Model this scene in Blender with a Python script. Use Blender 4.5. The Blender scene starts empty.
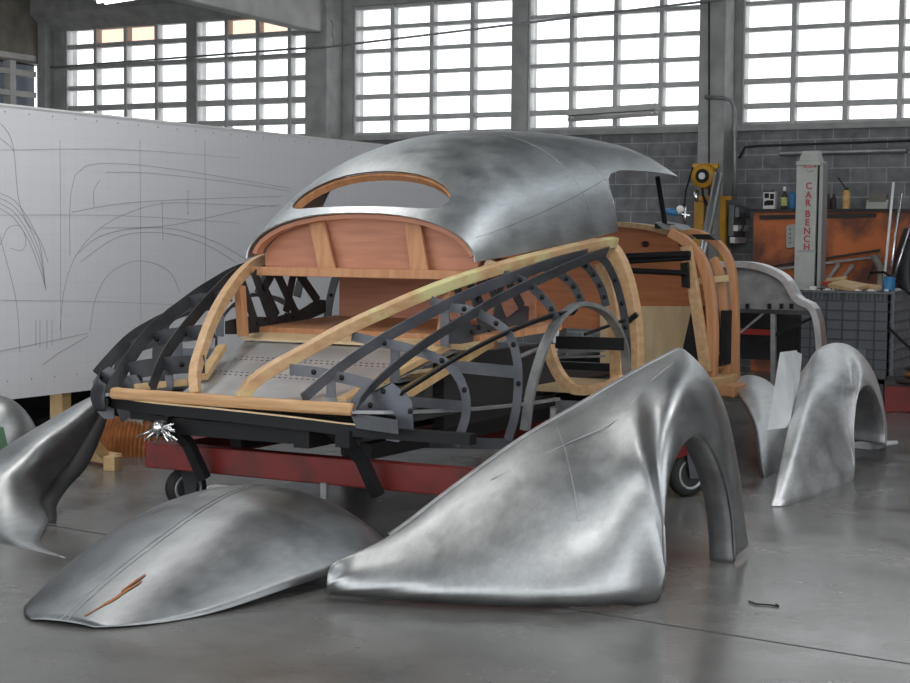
import bpy, bmesh, math, random
from mathutils import Vector, Matrix
from math import sin, cos, tan, pi, radians, sqrt, atan2
random.seed(7)
C = bpy.context.scene.collection
SC = bpy.context.scene

# ------------------------------------------------------------------ camera
# world axes: x to the right across the car, y forward along the car, z up;
# the origin is the floor under the middle of the car's tail bar.
CAM = Vector((4.19, -5.63, 1.30)); FPX = 1600.0
YAW, PITCH, ROLL = radians(28.5), radians(3.7), radians(0.5)
fw = Vector((-sin(YAW)*cos(PITCH), cos(YAW)*cos(PITCH), -sin(PITCH)))
rt0 = Vector((cos(YAW), sin(YAW), 0)); up0 = rt0.cross(fw)
rt = rt0*cos(ROLL) + up0*sin(ROLL); up = -rt0*sin(ROLL) + up0*cos(ROLL)
cd = bpy.data.cameras.new('camera'); co = bpy.data.objects.new('camera', cd); C.objects.link(co)
cd.sensor_width = 36.0; cd.lens = FPX/910*36.0; cd.clip_end = 200
m = Matrix((rt, up, -fw)).transposed().to_4x4(); m.translation = CAM; co.matrix_world = m
SC.camera = co

# ------------------------------------------------------------------ sky, sun, exposure
wd = bpy.data.worlds.new('sky'); SC.world = wd; wd.use_nodes = True
nt = wd.node_tree; bg = nt.nodes['Background']
tc = nt.nodes.new('ShaderNodeTexCoord'); sp = nt.nodes.new('ShaderNodeSeparateXYZ')
cr = nt.nodes.new('ShaderNodeValToRGB')
nt.links.new(tc.outputs['Generated'], sp.inputs[0]); nt.links.new(sp.outputs['Z'], cr.inputs[0])
cr.color_ramp.elements[0].position = 0.0; cr.color_ramp.elements[0].color = (.80, .82, .84, 1)
cr.color_ramp.elements[1].position = 0.5; cr.color_ramp.elements[1].color = (.93, .97, 1, 1)
nt.links.new(cr.outputs[0], bg.inputs[0]); bg.inputs[1].default_value = 2.6
def area_lamp(name, loc, rot, sx, sy, power, col=(1, 1, 1)):
    l = bpy.data.lights.new(name, 'AREA'); l.shape = 'RECTANGLE'; l.size = sx; l.size_y = sy
    l.energy = power; l.color = col
    o = bpy.data.objects.new(name, l); C.objects.link(o); o.location = loc; o.rotation_euler = rot
    return o
# unseen ceiling tubes, added to put highlights on the fenders (housings hang just above)
for k, (lx, ly) in enumerate([(3.4, -1.6), (3.4, 1.4), (-.8, -1.0), (-1.6, 1.4)]):
    area_lamp('added_tube_light', (lx, ly, 4.28), (0, 0, 0), .3, 1.5, 30, (1, .98, .95))
SC.view_settings.view_transform = 'Standard'; SC.view_settings.look = 'None'
SC.view_settings.gamma = 1; SC.view_settings.use_curve_mapping = False
SC.view_settings.exposure = 0.3

# ------------------------------------------------------------------ measured points: where a line of sight meets a known plane of the car or room
def ray(px, py): return rt*((px-455)/FPX) + up*((341.3-py)/FPX) + fw
def onp(px, py, n, c):
    d = ray(px, py); n = Vector(n); return CAM + d*((c - n.dot(CAM))/n.dot(d))
def ox(px, py, x): return onp(px, py, (1, 0, 0), x)
def oy(px, py, y): return onp(px, py, (0, 1, 0), y)
def oz(px, py, z): return onp(px, py, (0, 0, 1), z)

# ------------------------------------------------------------------ materials
def mat(name, col, rough=.5, metal=0, noise=None, bump=0, col2=None, scale=8, stretch=(1, 1, 1), spec=.5, detail=5, ramp=(.35, .65), rvar=0, coords='Object'):
    mt = bpy.data.materials.new(name); mt.use_nodes = True
    n = mt.node_tree; b = n.nodes['Principled BSDF']
    b.inputs['Base Color'].default_value = (*col, 1); b.inputs['Roughness'].default_value = rough
    b.inputs['Metallic'].default_value = metal; b.inputs['Specular IOR Level'].default_value = spec
    if col2 or bump or rvar:
        t = n.nodes.new('ShaderNodeTexCoord'); mp = n.nodes.new('ShaderNodeMapping')
        mp.inputs['Scale'].default_value = stretch
        no = n.nodes.new('ShaderNodeTexNoise'); no.inputs['Scale'].default_value = scale; no.inputs['Detail'].default_value = detail
        n.links.new(t.outputs[coords], mp.inputs[0]); n.links.new(mp.outputs[0], no.inputs['Vector'])
        if col2:
            r = n.nodes.new('ShaderNodeValToRGB')
            r.color_ramp.elements[0].position = ramp[0]; r.color_ramp.elements[0].color = (*col, 1)
            r.color_ramp.elements[1].position = ramp[1]; r.color_ramp.elements[1].color = (*col2, 1)
            n.links.new(no.outputs[0], r.inputs[0]); n.links.new(r.outputs[0], b.inputs['Base Color'])
        if bump:
            bp = n.nodes.new('ShaderNodeBump'); bp.inputs['Strength'].default_value = bump; bp.inputs['Distance'].default_value = .01
            n.links.new(no.outputs[0], bp.inputs['Height']); n.links.new(bp.outputs[0], b.inputs['Normal'])
        if rvar:
            mr = n.nodes.new('ShaderNodeMapRange'); mr.inputs[3].default_value = max(0, rough-rvar); mr.inputs[4].default_value = rough+rvar
            mr.inputs[1].default_value = .3; mr.inputs[2].default_value = .7
            n.links.new(no.outputs[0], mr.inputs[0]); n.links.new(mr.outputs[0], b.inputs['Roughness'])
    return mt

def aluminium(name, col, col2, rough, rvar=.08, scale=5, fine=120):
    """hand-beaten bare sheet: cloudy tone, fine scratches, small dents"""
    mt = mat(name, col, rough, 1.0, col2=col2, scale=scale, rvar=rvar, ramp=(.3, .7))
    n = mt.node_tree; b = n.nodes['Principled BSDF']
    t = n.nodes.new('ShaderNodeTexCoord'); mp = n.nodes.new('ShaderNodeMapping'); mp.inputs['Scale'].default_value = (1, .12, 1)
    no = n.nodes.new('ShaderNodeTexNoise'); no.inputs['Scale'].default_value = fine; no.inputs['Detail'].default_value = 3
    n2 = n.nodes.new('ShaderNodeTexNoise'); n2.inputs['Scale'].default_value = 9; n2.inputs['Detail'].default_value = 2
    n3 = n.nodes.new('ShaderNodeTexNoise'); n3.inputs['Scale'].default_value = 16; n3.inputs['Detail'].default_value = 10; n3.inputs['Roughness'].default_value = .75
    mp3 = n.nodes.new('ShaderNodeMapping'); mp3.inputs['Scale'].default_value = (2.2, .5, 2.2); mp3.inputs['Rotation'].default_value = (0, 0, .5)
    n.links.new(t.outputs['Object'], mp3.inputs[0]); n.links.new(mp3.outputs[0], n3.inputs['Vector'])
    r3 = n.nodes.new('ShaderNodeMapRange'); r3.inputs[1].default_value = .3; r3.inputs[2].default_value = .7; r3.inputs[3].default_value = .86; r3.inputs[4].default_value = 1.12
    n.links.new(n3.outputs[0], r3.inputs[0]); src = b.inputs['Base Color'].links[0].from_socket
    m3 = n.nodes.new('ShaderNodeVectorMath'); m3.operation = 'SCALE'; n.links.new(src, m3.inputs[0]); n.links.new(r3.outputs[0], m3.inputs['Scale'])
    n.links.new(m3.outputs[0], b.inputs['Base Color'])
    ad = n.nodes.new('ShaderNodeMath'); ad.operation = 'MULTIPLY_ADD'; ad.inputs[1].default_value = .12
    n.links.new(t.outputs['Object'], mp.inputs[0]); n.links.new(mp.outputs[0], no.inputs['Vector']); n.links.new(t.outputs['Object'], n2.inputs['Vector'])
    n.links.new(no.outputs[0], ad.inputs[0]); n.links.new(n2.outputs[0], ad.inputs[2])
    bp = n.nodes.new('ShaderNodeBump'); bp.inputs['Strength'].default_value = .22; bp.inputs['Distance'].default_value = .012
    n.links.new(ad.outputs[0], bp.inputs['Height']); n.links.new(bp.outputs[0], b.inputs['Normal'])
    return mt

def wood(name, a, bcol, stretch=(14, 1.2, 14), rough=.55):
    return mat(name, a, rough, 0, col2=bcol, scale=3.2, stretch=stretch, bump=.12, ramp=(.3, .7), detail=6)

def concrete_floor():
    mt = mat('floor_concrete', (.095, .093, .089), .23, 0, col2=(.150, .147, .141), scale=2.6, detail=8, ramp=(.28, .75), rvar=.07)
    n = mt.node_tree; b = n.nodes['Principled BSDF']
    t = n.nodes.new('ShaderNodeTexCoord'); no = n.nodes.new('ShaderNodeTexNoise'); no.inputs['Scale'].default_value = 70; no.inputs['Detail'].default_value = 4
    n.links.new(t.outputs['Object'], no.inputs['Vector'])
    bp = n.nodes.new('ShaderNodeBump'); bp.inputs['Strength'].default_value = .05; bp.inputs['Distance'].default_value = .01
    n.links.new(no.outputs[0], bp.inputs['Height']); n.links.new(bp.outputs[0], b.inputs['Normal'])
    return mt

def block_wall():
    mt = mat('block_wall', (.14, .145, .15), .85)
    n = mt.node_tree; b = n.nodes['Principled BSDF']
    t = n.nodes.new('ShaderNodeTexCoord'); s = n.nodes.new('ShaderNodeSeparateXYZ'); cmb = n.nodes.new('ShaderNodeCombineXYZ')
    n.links.new(t.outputs['Object'], s.inputs[0]); n.links.new(s.outputs['X'], cmb.inputs['X']); n.links.new(s.outputs['Z'], cmb.inputs['Y'])
    br = n.nodes.new('ShaderNodeTexBrick'); br.inputs['Scale'].default_value = 1
    br.inputs['Brick Width'].default_value = .36; br.inputs['Row Height'].default_value = .145; br.inputs['Mortar Size'].default_value = .006
    br.inputs['Color1'].default_value = (.15, .155, .162, 1); br.inputs['Color2'].default_value = (.195, .20, .207, 1); br.inputs['Mortar'].default_value = (.30, .30, .305, 1)
    no = n.nodes.new('ShaderNodeTexNoise'); no.inputs['Scale'].default_value = 9; no.inputs['Detail'].default_value = 8
    n.links.new(cmb.outputs[0], br.inputs['Vector']); n.links.new(t.outputs['Object'], no.inputs['Vector'])
    mx = n.nodes.new('ShaderNodeMix'); mx.data_type = 'RGBA'; mx.blend_type = 'OVERLAY'; mx.inputs[0].default_value = .6
    n.links.new(br.outputs['Color'], mx.inputs[6]); n.links.new(no.outputs[0], mx.inputs[7]); n.links.new(mx.outputs[2], b.inputs['Base Color'])
    bp = n.nodes.new('ShaderNodeBump'); bp.inputs['Strength'].default_value = .5; bp.inputs['Distance'].default_value = .02
    n.links.new(no.outputs[0], bp.inputs['Height']); n.links.new(bp.outputs[0], b.inputs['Normal'])
    return mt

def glass_mat(name, tint):
    mt = bpy.data.materials.new(name); mt.use_nodes = True; n = mt.node_tree; n.nodes.clear()
    o = n.nodes.new('ShaderNodeOutputMaterial'); mx = n.nodes.new('ShaderNodeMixShader'); mx.inputs[0].default_value = .08
    tr = n.nodes.new('ShaderNodeBsdfTransparent'); tr.inputs[0].default_value = (*tint, 1)
    gl = n.nodes.new('ShaderNodeBsdfGlossy'); gl.inputs['Roughness'].default_value = .1
    n.links.new(tr.outputs[0], mx.inputs[1]); n.links.new(gl.outputs[0], mx.inputs[2]); n.links.new(mx.outputs[0], o.inputs[0])
    return mt

def board_mat():
    mt = mat('board_white', (.58, .59, .62), .55)
    n = mt.node_tree; b = n.nodes['Principled BSDF']
    t = n.nodes.new('ShaderNodeTexCoord'); s = n.nodes.new('ShaderNodeSeparateXYZ'); cmb = n.nodes.new('ShaderNodeCombineXYZ')
    n.links.new(t.outputs['Object'], s.inputs[0]); n.links.new(s.outputs['Y'], cmb.inputs['X']); n.links.new(s.outputs['Z'], cmb.inputs['Y'])
    br = n.nodes.new('ShaderNodeTexBrick'); br.offset = 0; br.inputs['Scale'].default_value = 1
    br.inputs['Brick Width'].default_value = .1; br.inputs['Row Height'].default_value = .1; br.inputs['Mortar Size'].default_value = .0012
    br.inputs['Color1'].default_value = (.68, .69, .725, 1); br.inputs['Color2'].default_value = (.69, .70, .735, 1); br.inputs['Mortar'].default_value = (.62, .63, .67, 1)
    n.links.new(cmb.outputs[0], br.inputs['Vector']); n.links.new(br.outputs['Color'], b.inputs['Base Color'])
    return mt

M = {}
M['alu_roof'] = aluminium('roof_aluminium', (.46, .485, .50), (.52, .54, .55), .45)
M['alu'] = aluminium('fender_aluminium', (.31, .32, .325), (.38, .39, .395), .43)
M['alu_ff'] = aluminium('front_fender_aluminium', (.58, .59, .60), (.70, .71, .715), .52)  # paler than the other fender metal, standing in for reflected window light
M['alu_bright'] = aluminium('bright_aluminium', (.58, .59, .60), (.68, .69, .70), .45)
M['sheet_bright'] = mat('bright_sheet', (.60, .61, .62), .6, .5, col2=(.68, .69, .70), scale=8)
M['alu_lid'] = aluminium('lid_aluminium', (.22, .23, .24), (.31, .32, .33), .42)
M['alu_in'] = mat('aluminium_dull', (.30, .30, .31), .55, .9, col2=(.42, .42, .43), scale=10)
M['sheet'] = mat('trunk_sheet', (.46, .47, .48), .42, .85, col2=(.60, .60, .60), scale=4)
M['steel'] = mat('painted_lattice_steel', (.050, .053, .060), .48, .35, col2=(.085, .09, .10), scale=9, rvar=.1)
M['steel_dark'] = mat('dark_lattice_steel', (.022, .023, .026), .5, .2, col2=(.042, .044, .05), scale=9)  # left-side copy of the lattice steel, darkened to paint in its shade
M['steel_blue'] = mat('bare_lattice_steel', (.10, .107, .125), .45, .5, col2=(.15, .155, .175), scale=7, rvar=.1)
M['steel_grey'] = mat('grey_steel', (.24, .245, .25), .5, .6, col2=(.34, .345, .35), scale=12)
M['black'] = mat('black_paint', (.010, .010, .011), .55, 0, spec=.25)
M['black_matte'] = mat('black_matte', (.018, .018, .019), .7)
M['rubber'] = mat('rubber', (.014, .014, .014), .7)
M['wood_ply'] = wood('plywood_pink', (.40, .165, .095), (.50, .225, .135), (1.2, 6, 12))
M['wood_orange'] = wood('ash_orange', (.40, .18, .08), (.52, .265, .13), (10, 10, 1.2))
M['wood_rail'] = wood('ash_rail', (.42, .25, .12), (.56, .37, .205), (9, 1.4, 9))
M['wood_bar'] = wood('ash_bar', (.42, .225, .10), (.56, .34, .17), (1.2, 14, 14))
M['wood_pale'] = wood('ply_pale', (.55, .40, .22), (.66, .50, .30), (6, 6, 1.5))
M['wood_light'] = wood('softwood', (.46, .29, .13), (.58, .40, .2), (6, 6, 2))
M['wood_firewall'] = wood('ply_orange', (.40, .13, .045), (.50, .18, .065), (1.2, 6, 12))
M['paint_yellow'] = wood('ash_with_yellow_primer', (.42, .25, .12), (.56, .37, .205), (9, 1.4, 9))
def _primer():
    n = M['paint_yellow'].node_tree; b = n.nodes['Principled BSDF']; src = b.inputs['Base Color'].links[0].from_socket
    t = n.nodes.new('ShaderNodeTexCoord'); no = n.nodes.new('ShaderNodeTexNoise'); no.inputs['Scale'].default_value = 5; no.inputs['Detail'].default_value = 8
    r = n.nodes.new('ShaderNodeValToRGB'); r.color_ramp.elements[0].position = .47; r.color_ramp.elements[1].position = .62
    mx = n.nodes.new('ShaderNodeMix'); mx.data_type = 'RGBA'; mx.inputs[7].default_value = (.55, .51, .25, 1)
    n.links.new(t.outputs['Object'], no.inputs['Vector']); n.links.new(no.outputs[0], r.inputs[0]); n.links.new(r.outputs[0], mx.inputs[0])
    n.links.new(src, mx.inputs[6]); n.links.new(mx.outputs[2], b.inputs['Base Color'])
_primer()
M['red'] = mat('trolley_red', (.16, .012, .010), .5, .1, col2=(.05, .010, .008), scale=7, ramp=(.45, .75), detail=8)
M['red_bright'] = mat('red_paint', (.38, .03, .02), .5)
M['floor'] = concrete_floor()
M['wall'] = block_wall()
M['concrete'] = mat('concrete_grey', (.28, .28, .275), .8, 0, col2=(.38, .38, .37), scale=5, bump=.2, detail=8)
M['concrete_light'] = mat('concrete_pale', (.46, .455, .44), .8, 0, col2=(.58, .57, .55), scale=4, bump=.2, detail=8)
M['concrete_beige'] = mat('concrete_stained', (.15, .135, .11), .85, 0, col2=(.27, .25, .205), scale=3, bump=.3, detail=9)
M['win_frame'] = mat('window_concrete_frame', (.42, .42, .42), .7, 0, col2=(.52, .52, .515), scale=6)
M['glass'] = glass_mat('window_glass', (1, 1, 1))
M['glass_added_roof'] = glass_mat('added_rooflight_glass', (.9, .92, .93))
M['glass_amber'] = glass_mat('window_glass_warm', (.80, .66, .58))
M['glass_grey'] = glass_mat('window_glass_dusty', (.16, .17, .185))
M['ceiling'] = mat('ceiling_grey', (.34, .345, .35), .8)
M['board'] = board_mat()
M['white'] = mat('white_paint', (.72, .72, .72), .5)
M['pencil'] = mat('pencil_line', (.26, .26, .28), .7)
M['rust'] = mat('rusty_brown', (.22, .075, .022), .65, 0, col2=(.36, .135, .04), scale=14)
M['post'] = mat('post_grey_green', (.40, .41, .38), .55, 0, col2=(.47, .48, .45), scale=6, detail=8)
M['post_side'] = mat('post_rail', (.34, .345, .34), .5, .3)
M['letter'] = mat('letter_red', (.42, .07, .07), .6)
M['cab'] = mat('cabinet_orange', (.60, .165, .045), .6, 0, col2=(.16, .05, .028), scale=2.2, detail=12, ramp=(.42, .57))
M['cab_dark'] = mat('cabinet_black_edge', (.03, .022, .02), .6)
M['crate'] = mat('crate_grey', (.105, .112, .125), .6)
M['crate_light'] = mat('crate_rib', (.145, .152, .165), .6)
M['crate_dark'] = mat('crate_groove', (.05, .055, .065), .6)
M['yellow'] = mat('yellow_paint', (.62, .33, .02), .45, 0, col2=(.45, .22, .015), scale=5)
M['duct'] = mat('galvanised_duct', (.55, .57, .58), .32, .9)
M['blue'] = mat('blue_plastic', (.03, .17, .36), .4)
M['leather'] = mat('black_leather', (.016, .018, .022), .5)
M['paper'] = mat('paper_white', (.75, .74, .72), .7)
M['amber'] = mat('can_orange', (.62, .26, .06), .45, 0, col2=(.72, .52, .26), scale=18)
M['olive'] = mat('bottle_dark_glass', (.05, .05, .03), .25)
M['label_y'] = mat('label_lime', (.55, .55, .20), .6)
M['box_grey'] = mat('electric_box_grey', (.16, .17, .18), .5)
M['light_metal'] = mat('chrome', (.75, .75, .76), .22, 1)
M['green'] = mat('green_cloth', (.05, .12, .06), .7)
M['tube'] = bpy.data.materials.new('tube_glow'); M['tube'].use_nodes = True
_b = M['tube'].node_tree.nodes['Principled BSDF']; _b.inputs['Emission Color'].default_value = (1, .99, .96, 1); _b.inputs['Emission Strength'].default_value = 3

# ------------------------------------------------------------------ mesh helpers
class MB:
    def __init__(s): s.v = []; s.f = []
    def add(s, vs, fs):
        k = len(s.v); s.v += [tuple(p) for p in vs]; s.f += [tuple(i+k for i in f) for f in fs]; return s
    def box(s, a, b):
        (x0, y0, z0), (x1, y1, z1) = a, b
        return s.add([(x0, y0, z0), (x1, y0, z0), (x1, y1, z0), (x0, y1, z0), (x0, y0, z1), (x1, y0, z1), (x1, y1, z1), (x0, y1, z1)],
                     [(0, 3, 2, 1), (4, 5, 6, 7), (0, 1, 5, 4), (1, 2, 6, 5), (2, 3, 7, 6), (3, 0, 4, 7)])
    def cbox(s, c, d): return s.box([c[i]-d[i]/2 for i in range(3)], [c[i]+d[i]/2 for i in range(3)])
    def hexa(s, q0, q1):
        """two quads, matching corners"""
        return s.add(list(q0)+list(q1), [(3, 2, 1, 0), (4, 5, 6, 7), (0, 1, 5, 4), (1, 2, 6, 5), (2, 3, 7, 6), (3, 0, 4, 7)])
    def prism(s, poly, d):
        """planar polygon pushed along vector d"""
        n = len(poly); d = Vector(d); a = [Vector(p) for p in poly]; b = [p+d for p in a]
        return s.add(a+b, [tuple(range(n-1, -1, -1)), tuple(range(n, 2*n))]+[(i, (i+1) % n, n+(i+1) % n, n+i) for i in range(n)])
    def ribbon(s, pts, w, t, wdir, closed=False):
        """flat bar along pts; w across (towards wdir), t thick; w may be a list"""
        P = [Vector(p) for p in pts]; n = len(P); ring = []
        for i, p in enumerate(P):
            T = (P[(i+1) % n if closed else min(i+1, n-1)]-P[(i-1) % n if closed else max(i-1, 0)]).normalized()
            wd = wdir(i) if callable(wdir) else Vector(wdir)
            N = (wd-T*wd.dot(T)).normalized(); B = T.cross(N)
            ww = w[i] if isinstance(w, (list, tuple)) else w
            ring.append([p+N*ww/2+B*t/2, p-N*ww/2+B*t/2, p-N*ww/2-B*t/2, p+N*ww/2-B*t/2])
        vs = [q for r in ring for q in r]; fs = []
        for i in range(n if closed else n-1):
            a = 4*i; b = 4*((i+1) % n)
            for k in range(4): fs.append((a+k, a+(k+1) % 4, b+(k+1) % 4, b+k))
        if not closed: fs += [(3, 2, 1, 0), tuple(4*(n-1)+k for k in range(4))]
        return s.add(vs, fs)
    def tube(s, pts, r, seg=10, closed=False):
        P = [Vector(p) for p in pts]; n = len(P); vs = []; ref = None
        for i, p in enumerate(P):
            T = (P[(i+1) % n if closed else min(i+1, n-1)]-P[(i-1) % n if closed else max(i-1, 0)]).normalized()
            if ref is None: ref = Vector((0, 0, 1)) if abs(T.z) < .9 else Vector((1, 0, 0))
            N = (ref-T*ref.dot(T)).normalized(); B = T.cross(N); ref = N
            rr = r[i] if isinstance(r, (list, tuple)) else r
            vs += [p+(N*cos(2*pi*k/seg)+B*sin(2*pi*k/seg))*rr for k in range(seg)]
        fs = []
        for i in range(n if closed else n-1):
            a = seg*i; b = seg*((i+1) % n)
            fs += [(a+k, a+(k+1) % seg, b+(k+1) % seg, b+k) for k in range(seg)]
        if not closed: fs += [tuple(range(seg-1, -1, -1)), tuple(seg*(n-1)+k for k in range(seg))]
        return s.add(vs, fs)
    def lathe(s, prof, c, axis=(0, 0, 1), seg=24):
        """prof: (radius, height) pairs about the axis through c"""
        A = Vector(axis).normalized(); N = A.orthogonal().normalized(); B = A.cross(N); c = Vector(c); vs = []
        for r, h in prof: vs += [c+A*h+(N*cos(2*pi*k/seg)+B*sin(2*pi*k/seg))*r for k in range(seg)]
        n = len(prof); fs = []
        for i in range(n-1):
            a = seg*i; b = a+seg
            fs += [(a+k, a+(k+1) % seg, b+(k+1) % seg, b+k) for k in range(seg)]
        fs += [tuple(range(seg-1, -1, -1)), tuple(seg*(n-1)+k for k in range(seg))]
        return s.add(vs, fs)
    def grid(s, rows, closed=False):
        n = len(rows[0]); vs = [p for r in rows for p in r]
        fs = [(i*n+j, i*n+j+1, (i+1)*n+j+1, (i+1)*n+j) for i in range(len(rows)-1) for j in range(n-1)]
        return s.add(vs, fs)
    def build(s, name, mt, parent=None, smooth=False, bevel=0, solid=0, mirror=False, off=0):
        me = bpy.data.meshes.new(name)
        vs = [(-x, y, z) for x, y, z in s.v] if mirror else s.v
        me.from_pydata(vs, [], s.f); b = bmesh.new(); b.from_mesh(me)
        bmesh.ops.remove_doubles(b, verts=b.verts, dist=1e-5)
        bmesh.ops.recalc_face_normals(b, faces=b.faces); b.to_mesh(me); b.free()
        me.materials.append(mt)
        o = bpy.data.objects.new(name, me); C.objects.link(o)
        if parent is not None: place(o, parent)
        if smooth:
            for p in me.polygons: p.use_smooth = True
        if solid:
            md = o.modifiers.new('thickness', 'SOLIDIFY'); md.thickness = solid; md.offset = off
        if bevel:
            md = o.modifiers.new('bevel', 'BEVEL'); md.width = bevel; md.segments = 2; md.limit_method = 'ANGLE'
        return o
ORG = {}
def world_loc(o):
    p = Vector((0, 0, 0))
    while o is not None: p = p+o.location; o = o.parent
    return p
def place(o, parent):
    """mesh written in world coordinates becomes a child; its own origin stays on its thing"""
    off = world_loc(parent); o.parent = parent
    o.data.transform(Matrix.Translation(-off))
def thing(name, label, cat, loc=(0, 0, 0), group=None):
    o = bpy.data.objects.new(name, None); C.objects.link(o); o.location = loc; o.empty_display_size = .1
    o['label'] = label; o['category'] = cat
    if group: o['group'] = group
    return o
def tag(o, label, cat, group=None):
    o['label'] = label; o['category'] = cat
    if group: o['group'] = group
    # origin to the base of the thing
    vs = o.data.vertices
    c = Vector((sum(v.co.x for v in vs)/len(vs), sum(v.co.y for v in vs)/len(vs), min(v.co.z for v in vs)))
    o.data.transform(Matrix.Translation(-c)); o.location = c
    return o
def struct(o): o['kind'] = 'structure'; return o

def cr1(a, b, c, d, t):
    return .5*((2*b)+(c-a)*t+(2*a-5*b+4*c-d)*t*t+(3*b-a-3*c+d)*t**3)
def spline(pts, n):
    """Catmull-Rom through pts, n samples evenly over the arc"""
    P = [Vector(p) for p in pts]; Q = [P[0]*2-P[1]]+P+[P[-1]*2-P[-2]]; out = []
    for i in range(len(P)-1):
        for k in range(16): out.append(cr1(Q[i], Q[i+1], Q[i+2], Q[i+3], k/16))
    out.append(P[-1]); L = [0]
    for a, b in zip(out[:-1], out[1:]): L.append(L[-1]+(b-a).length)
    res = []; j = 0
    for i in range(n):
        s = L[-1]*i/(n-1)
        while j < len(L)-2 and L[j+1] < s: j += 1
        d = L[j+1]-L[j]; res.append(out[j]+(out[j+1]-out[j])*((s-L[j])/d if d > 1e-9 else 0))
    return res
def cspline(pts, n):
    """Catmull-Rom keeping the parameter of the control rows (n per span)"""
    P = [Vector(p) for p in pts]; Q = [P[0]*2-P[1]]+P+[P[-1]*2-P[-2]]; out = []
    for i in range(len(P)-1):
        for k in range(n): out.append(cr1(Q[i], Q[i+1], Q[i+2], Q[i+3], k/n))
    return out+[P[-1]]
def loft(rows, nu, nv):
    R = [spline(r, nv) for r in rows]
    cols = [cspline([r[j] for r in R], nu) for j in range(nv)]
    return [[cols[j][i] for j in range(nv)] for i in range(len(cols[0]))]
def interp(tab, x):
    if x <= tab[0][0]: return tab[0][1]
    for i in range(len(tab)-1):
        if x <= tab[i+1][0]:
            x0, y0 = tab[i]; x1, y1 = tab[i+1]; t = (x-x0)/(x1-x0)
            m0 = (tab[i+1][1]-tab[max(i-1, 0)][1])/(tab[i+1][0]-tab[max(i-1, 0)][0])*(x1-x0)
            k = min(i+2, len(tab)-1); m1 = (tab[k][1]-tab[i][1])/(tab[k][0]-tab[i][0])*(x1-x0)
            return (2*t**3-3*t*t+1)*y0+(t**3-2*t*t+t)*m0+(-2*t**3+3*t*t)*y1+(t**3-t*t)*m1
    return tab[-1][1]

# ================================================================== THE SETTING
YB = 10.3; XL = -10.55; ZC = 4.6
def sbox(name, a, b, mt, **k): return struct(MB().box(a, b).build(name, mt, **k))
sbox('floor', (-16, -16, -.1), (16, YB+.3, 0), M['floor'])
RL = [(-4.6, -3.5), (2.0, 3.1)]  # strips of ceiling left open for the added rooflights
ex = [-12]+[v for r in RL for v in r]+[9.2]
cm = MB()
for k in range(0, len(ex), 2): cm.box((ex[k], -9, ZC), (ex[k+1], YB+.3, ZC+.15))
for a, b in RL:
    for y0, y1 in ((-9, -7.5), (-1.6, -.9), (4.2, 4.9), (8.6, YB+.3)): cm.box((a, y0, ZC), (b, y1, ZC+.15))
struct(cm.build('ceiling', M['ceiling']))
for k, (a, b) in enumerate(RL):
    struct(MB().box((a, -7.5, ZC+.10), (b, 8.6, ZC+.11)).build('window_%d' % (k+7), M['glass_added_roof']))  # unseen rooflights, added to brighten the bay from above
# back wall: block wall below the sill, piers and a lintel around the five windows
SILL, TOP = 2.47, 3.97
struct(MB().box((XL, YB, 0), (9, YB+.25, SILL)).build('wall_back', M['wall']))
struct(MB().box((XL, YB, TOP), (9, YB+.25, ZC)).build('wall_back_lintel', M['concrete']))
WINS = [(-10.25, -8.27, 4), (-8.15, -6.29, 4), (-5.85, -3.77, 4), (-3.59, -1.52, 4), (-1.15, 2.6, 7)]
px_ = [XL]+[v for w in WINS for v in w[:2]]+[9]
for k in range(0, len(px_), 2):
    if px_[k+1]-px_[k] > .02:
        sbox('trim_%d' % (k//2+1), (px_[k], YB+.002, SILL), (px_[k+1], YB+.25, TOP), M['concrete'])
ROWS = [(2.51, 2.655), (2.70, 2.905), (2.95, 3.17), (3.205, 3.435), (3.47, 3.70), (3.735, 3.935)]
for k, (a, b, n) in enumerate(WINS):
    pitch = (b-a)/n; fr = MB(); gl = MB(); ga = MB(); gp_ = .014 if k < 2 else .006; y0, y1 = YB+.02, YB+.14
    edges = [a]
    for i in range(n):
        edges += [a+pitch*i+.027, a+pitch*(i+1)-.027]
    edges.append(b)
    for i in range(0, len(edges), 2): fr.box((edges[i], y0, SILL), (edges[i+1], y1, TOP))
    RW = [(r[0]+gp_, r[1]-gp_) for r in ROWS]; zz = [SILL]+[z for r in RW for z in r]+[TOP]
    for i in range(n):
        for j in range(0, len(zz), 2): fr.box((edges[2*i+1], y0+.01, zz[j]), (edges[2*i+2], y1-.01, zz[j+1]))
        for j in range(6):
            warm = (k in (0, 1)) and j == 5 and i in (1, 2)
            (ga if warm else gl).box((edges[2*i+1], YB+.075, RW[j][0]), (edges[2*i+2], YB+.079, RW[j][1]))
    f = struct(fr.build('window_%d' % (k+1), M['win_frame'], bevel=.012))
    gl.build('glass', M['glass'], f)
    if ga.v: ga.build('vent_glass', M['glass_amber'], f)['label'] = 'tilted warm-tinted vent panes'
# ledge under the panes
sbox('trim_7', (XL, YB-.06, SILL-.05), (9, YB+.01, SILL+.01), M['concrete'])
# pilasters on the back wall
sbox('trim_8', (-6.28, YB-.35, 0), (-5.98, YB, ZC), M['concrete'], bevel=.01)
sbox('trim_9', (-1.50, YB-.30, 0), (-1.22, YB, ZC), M['concrete'], bevel=.01)
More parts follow.
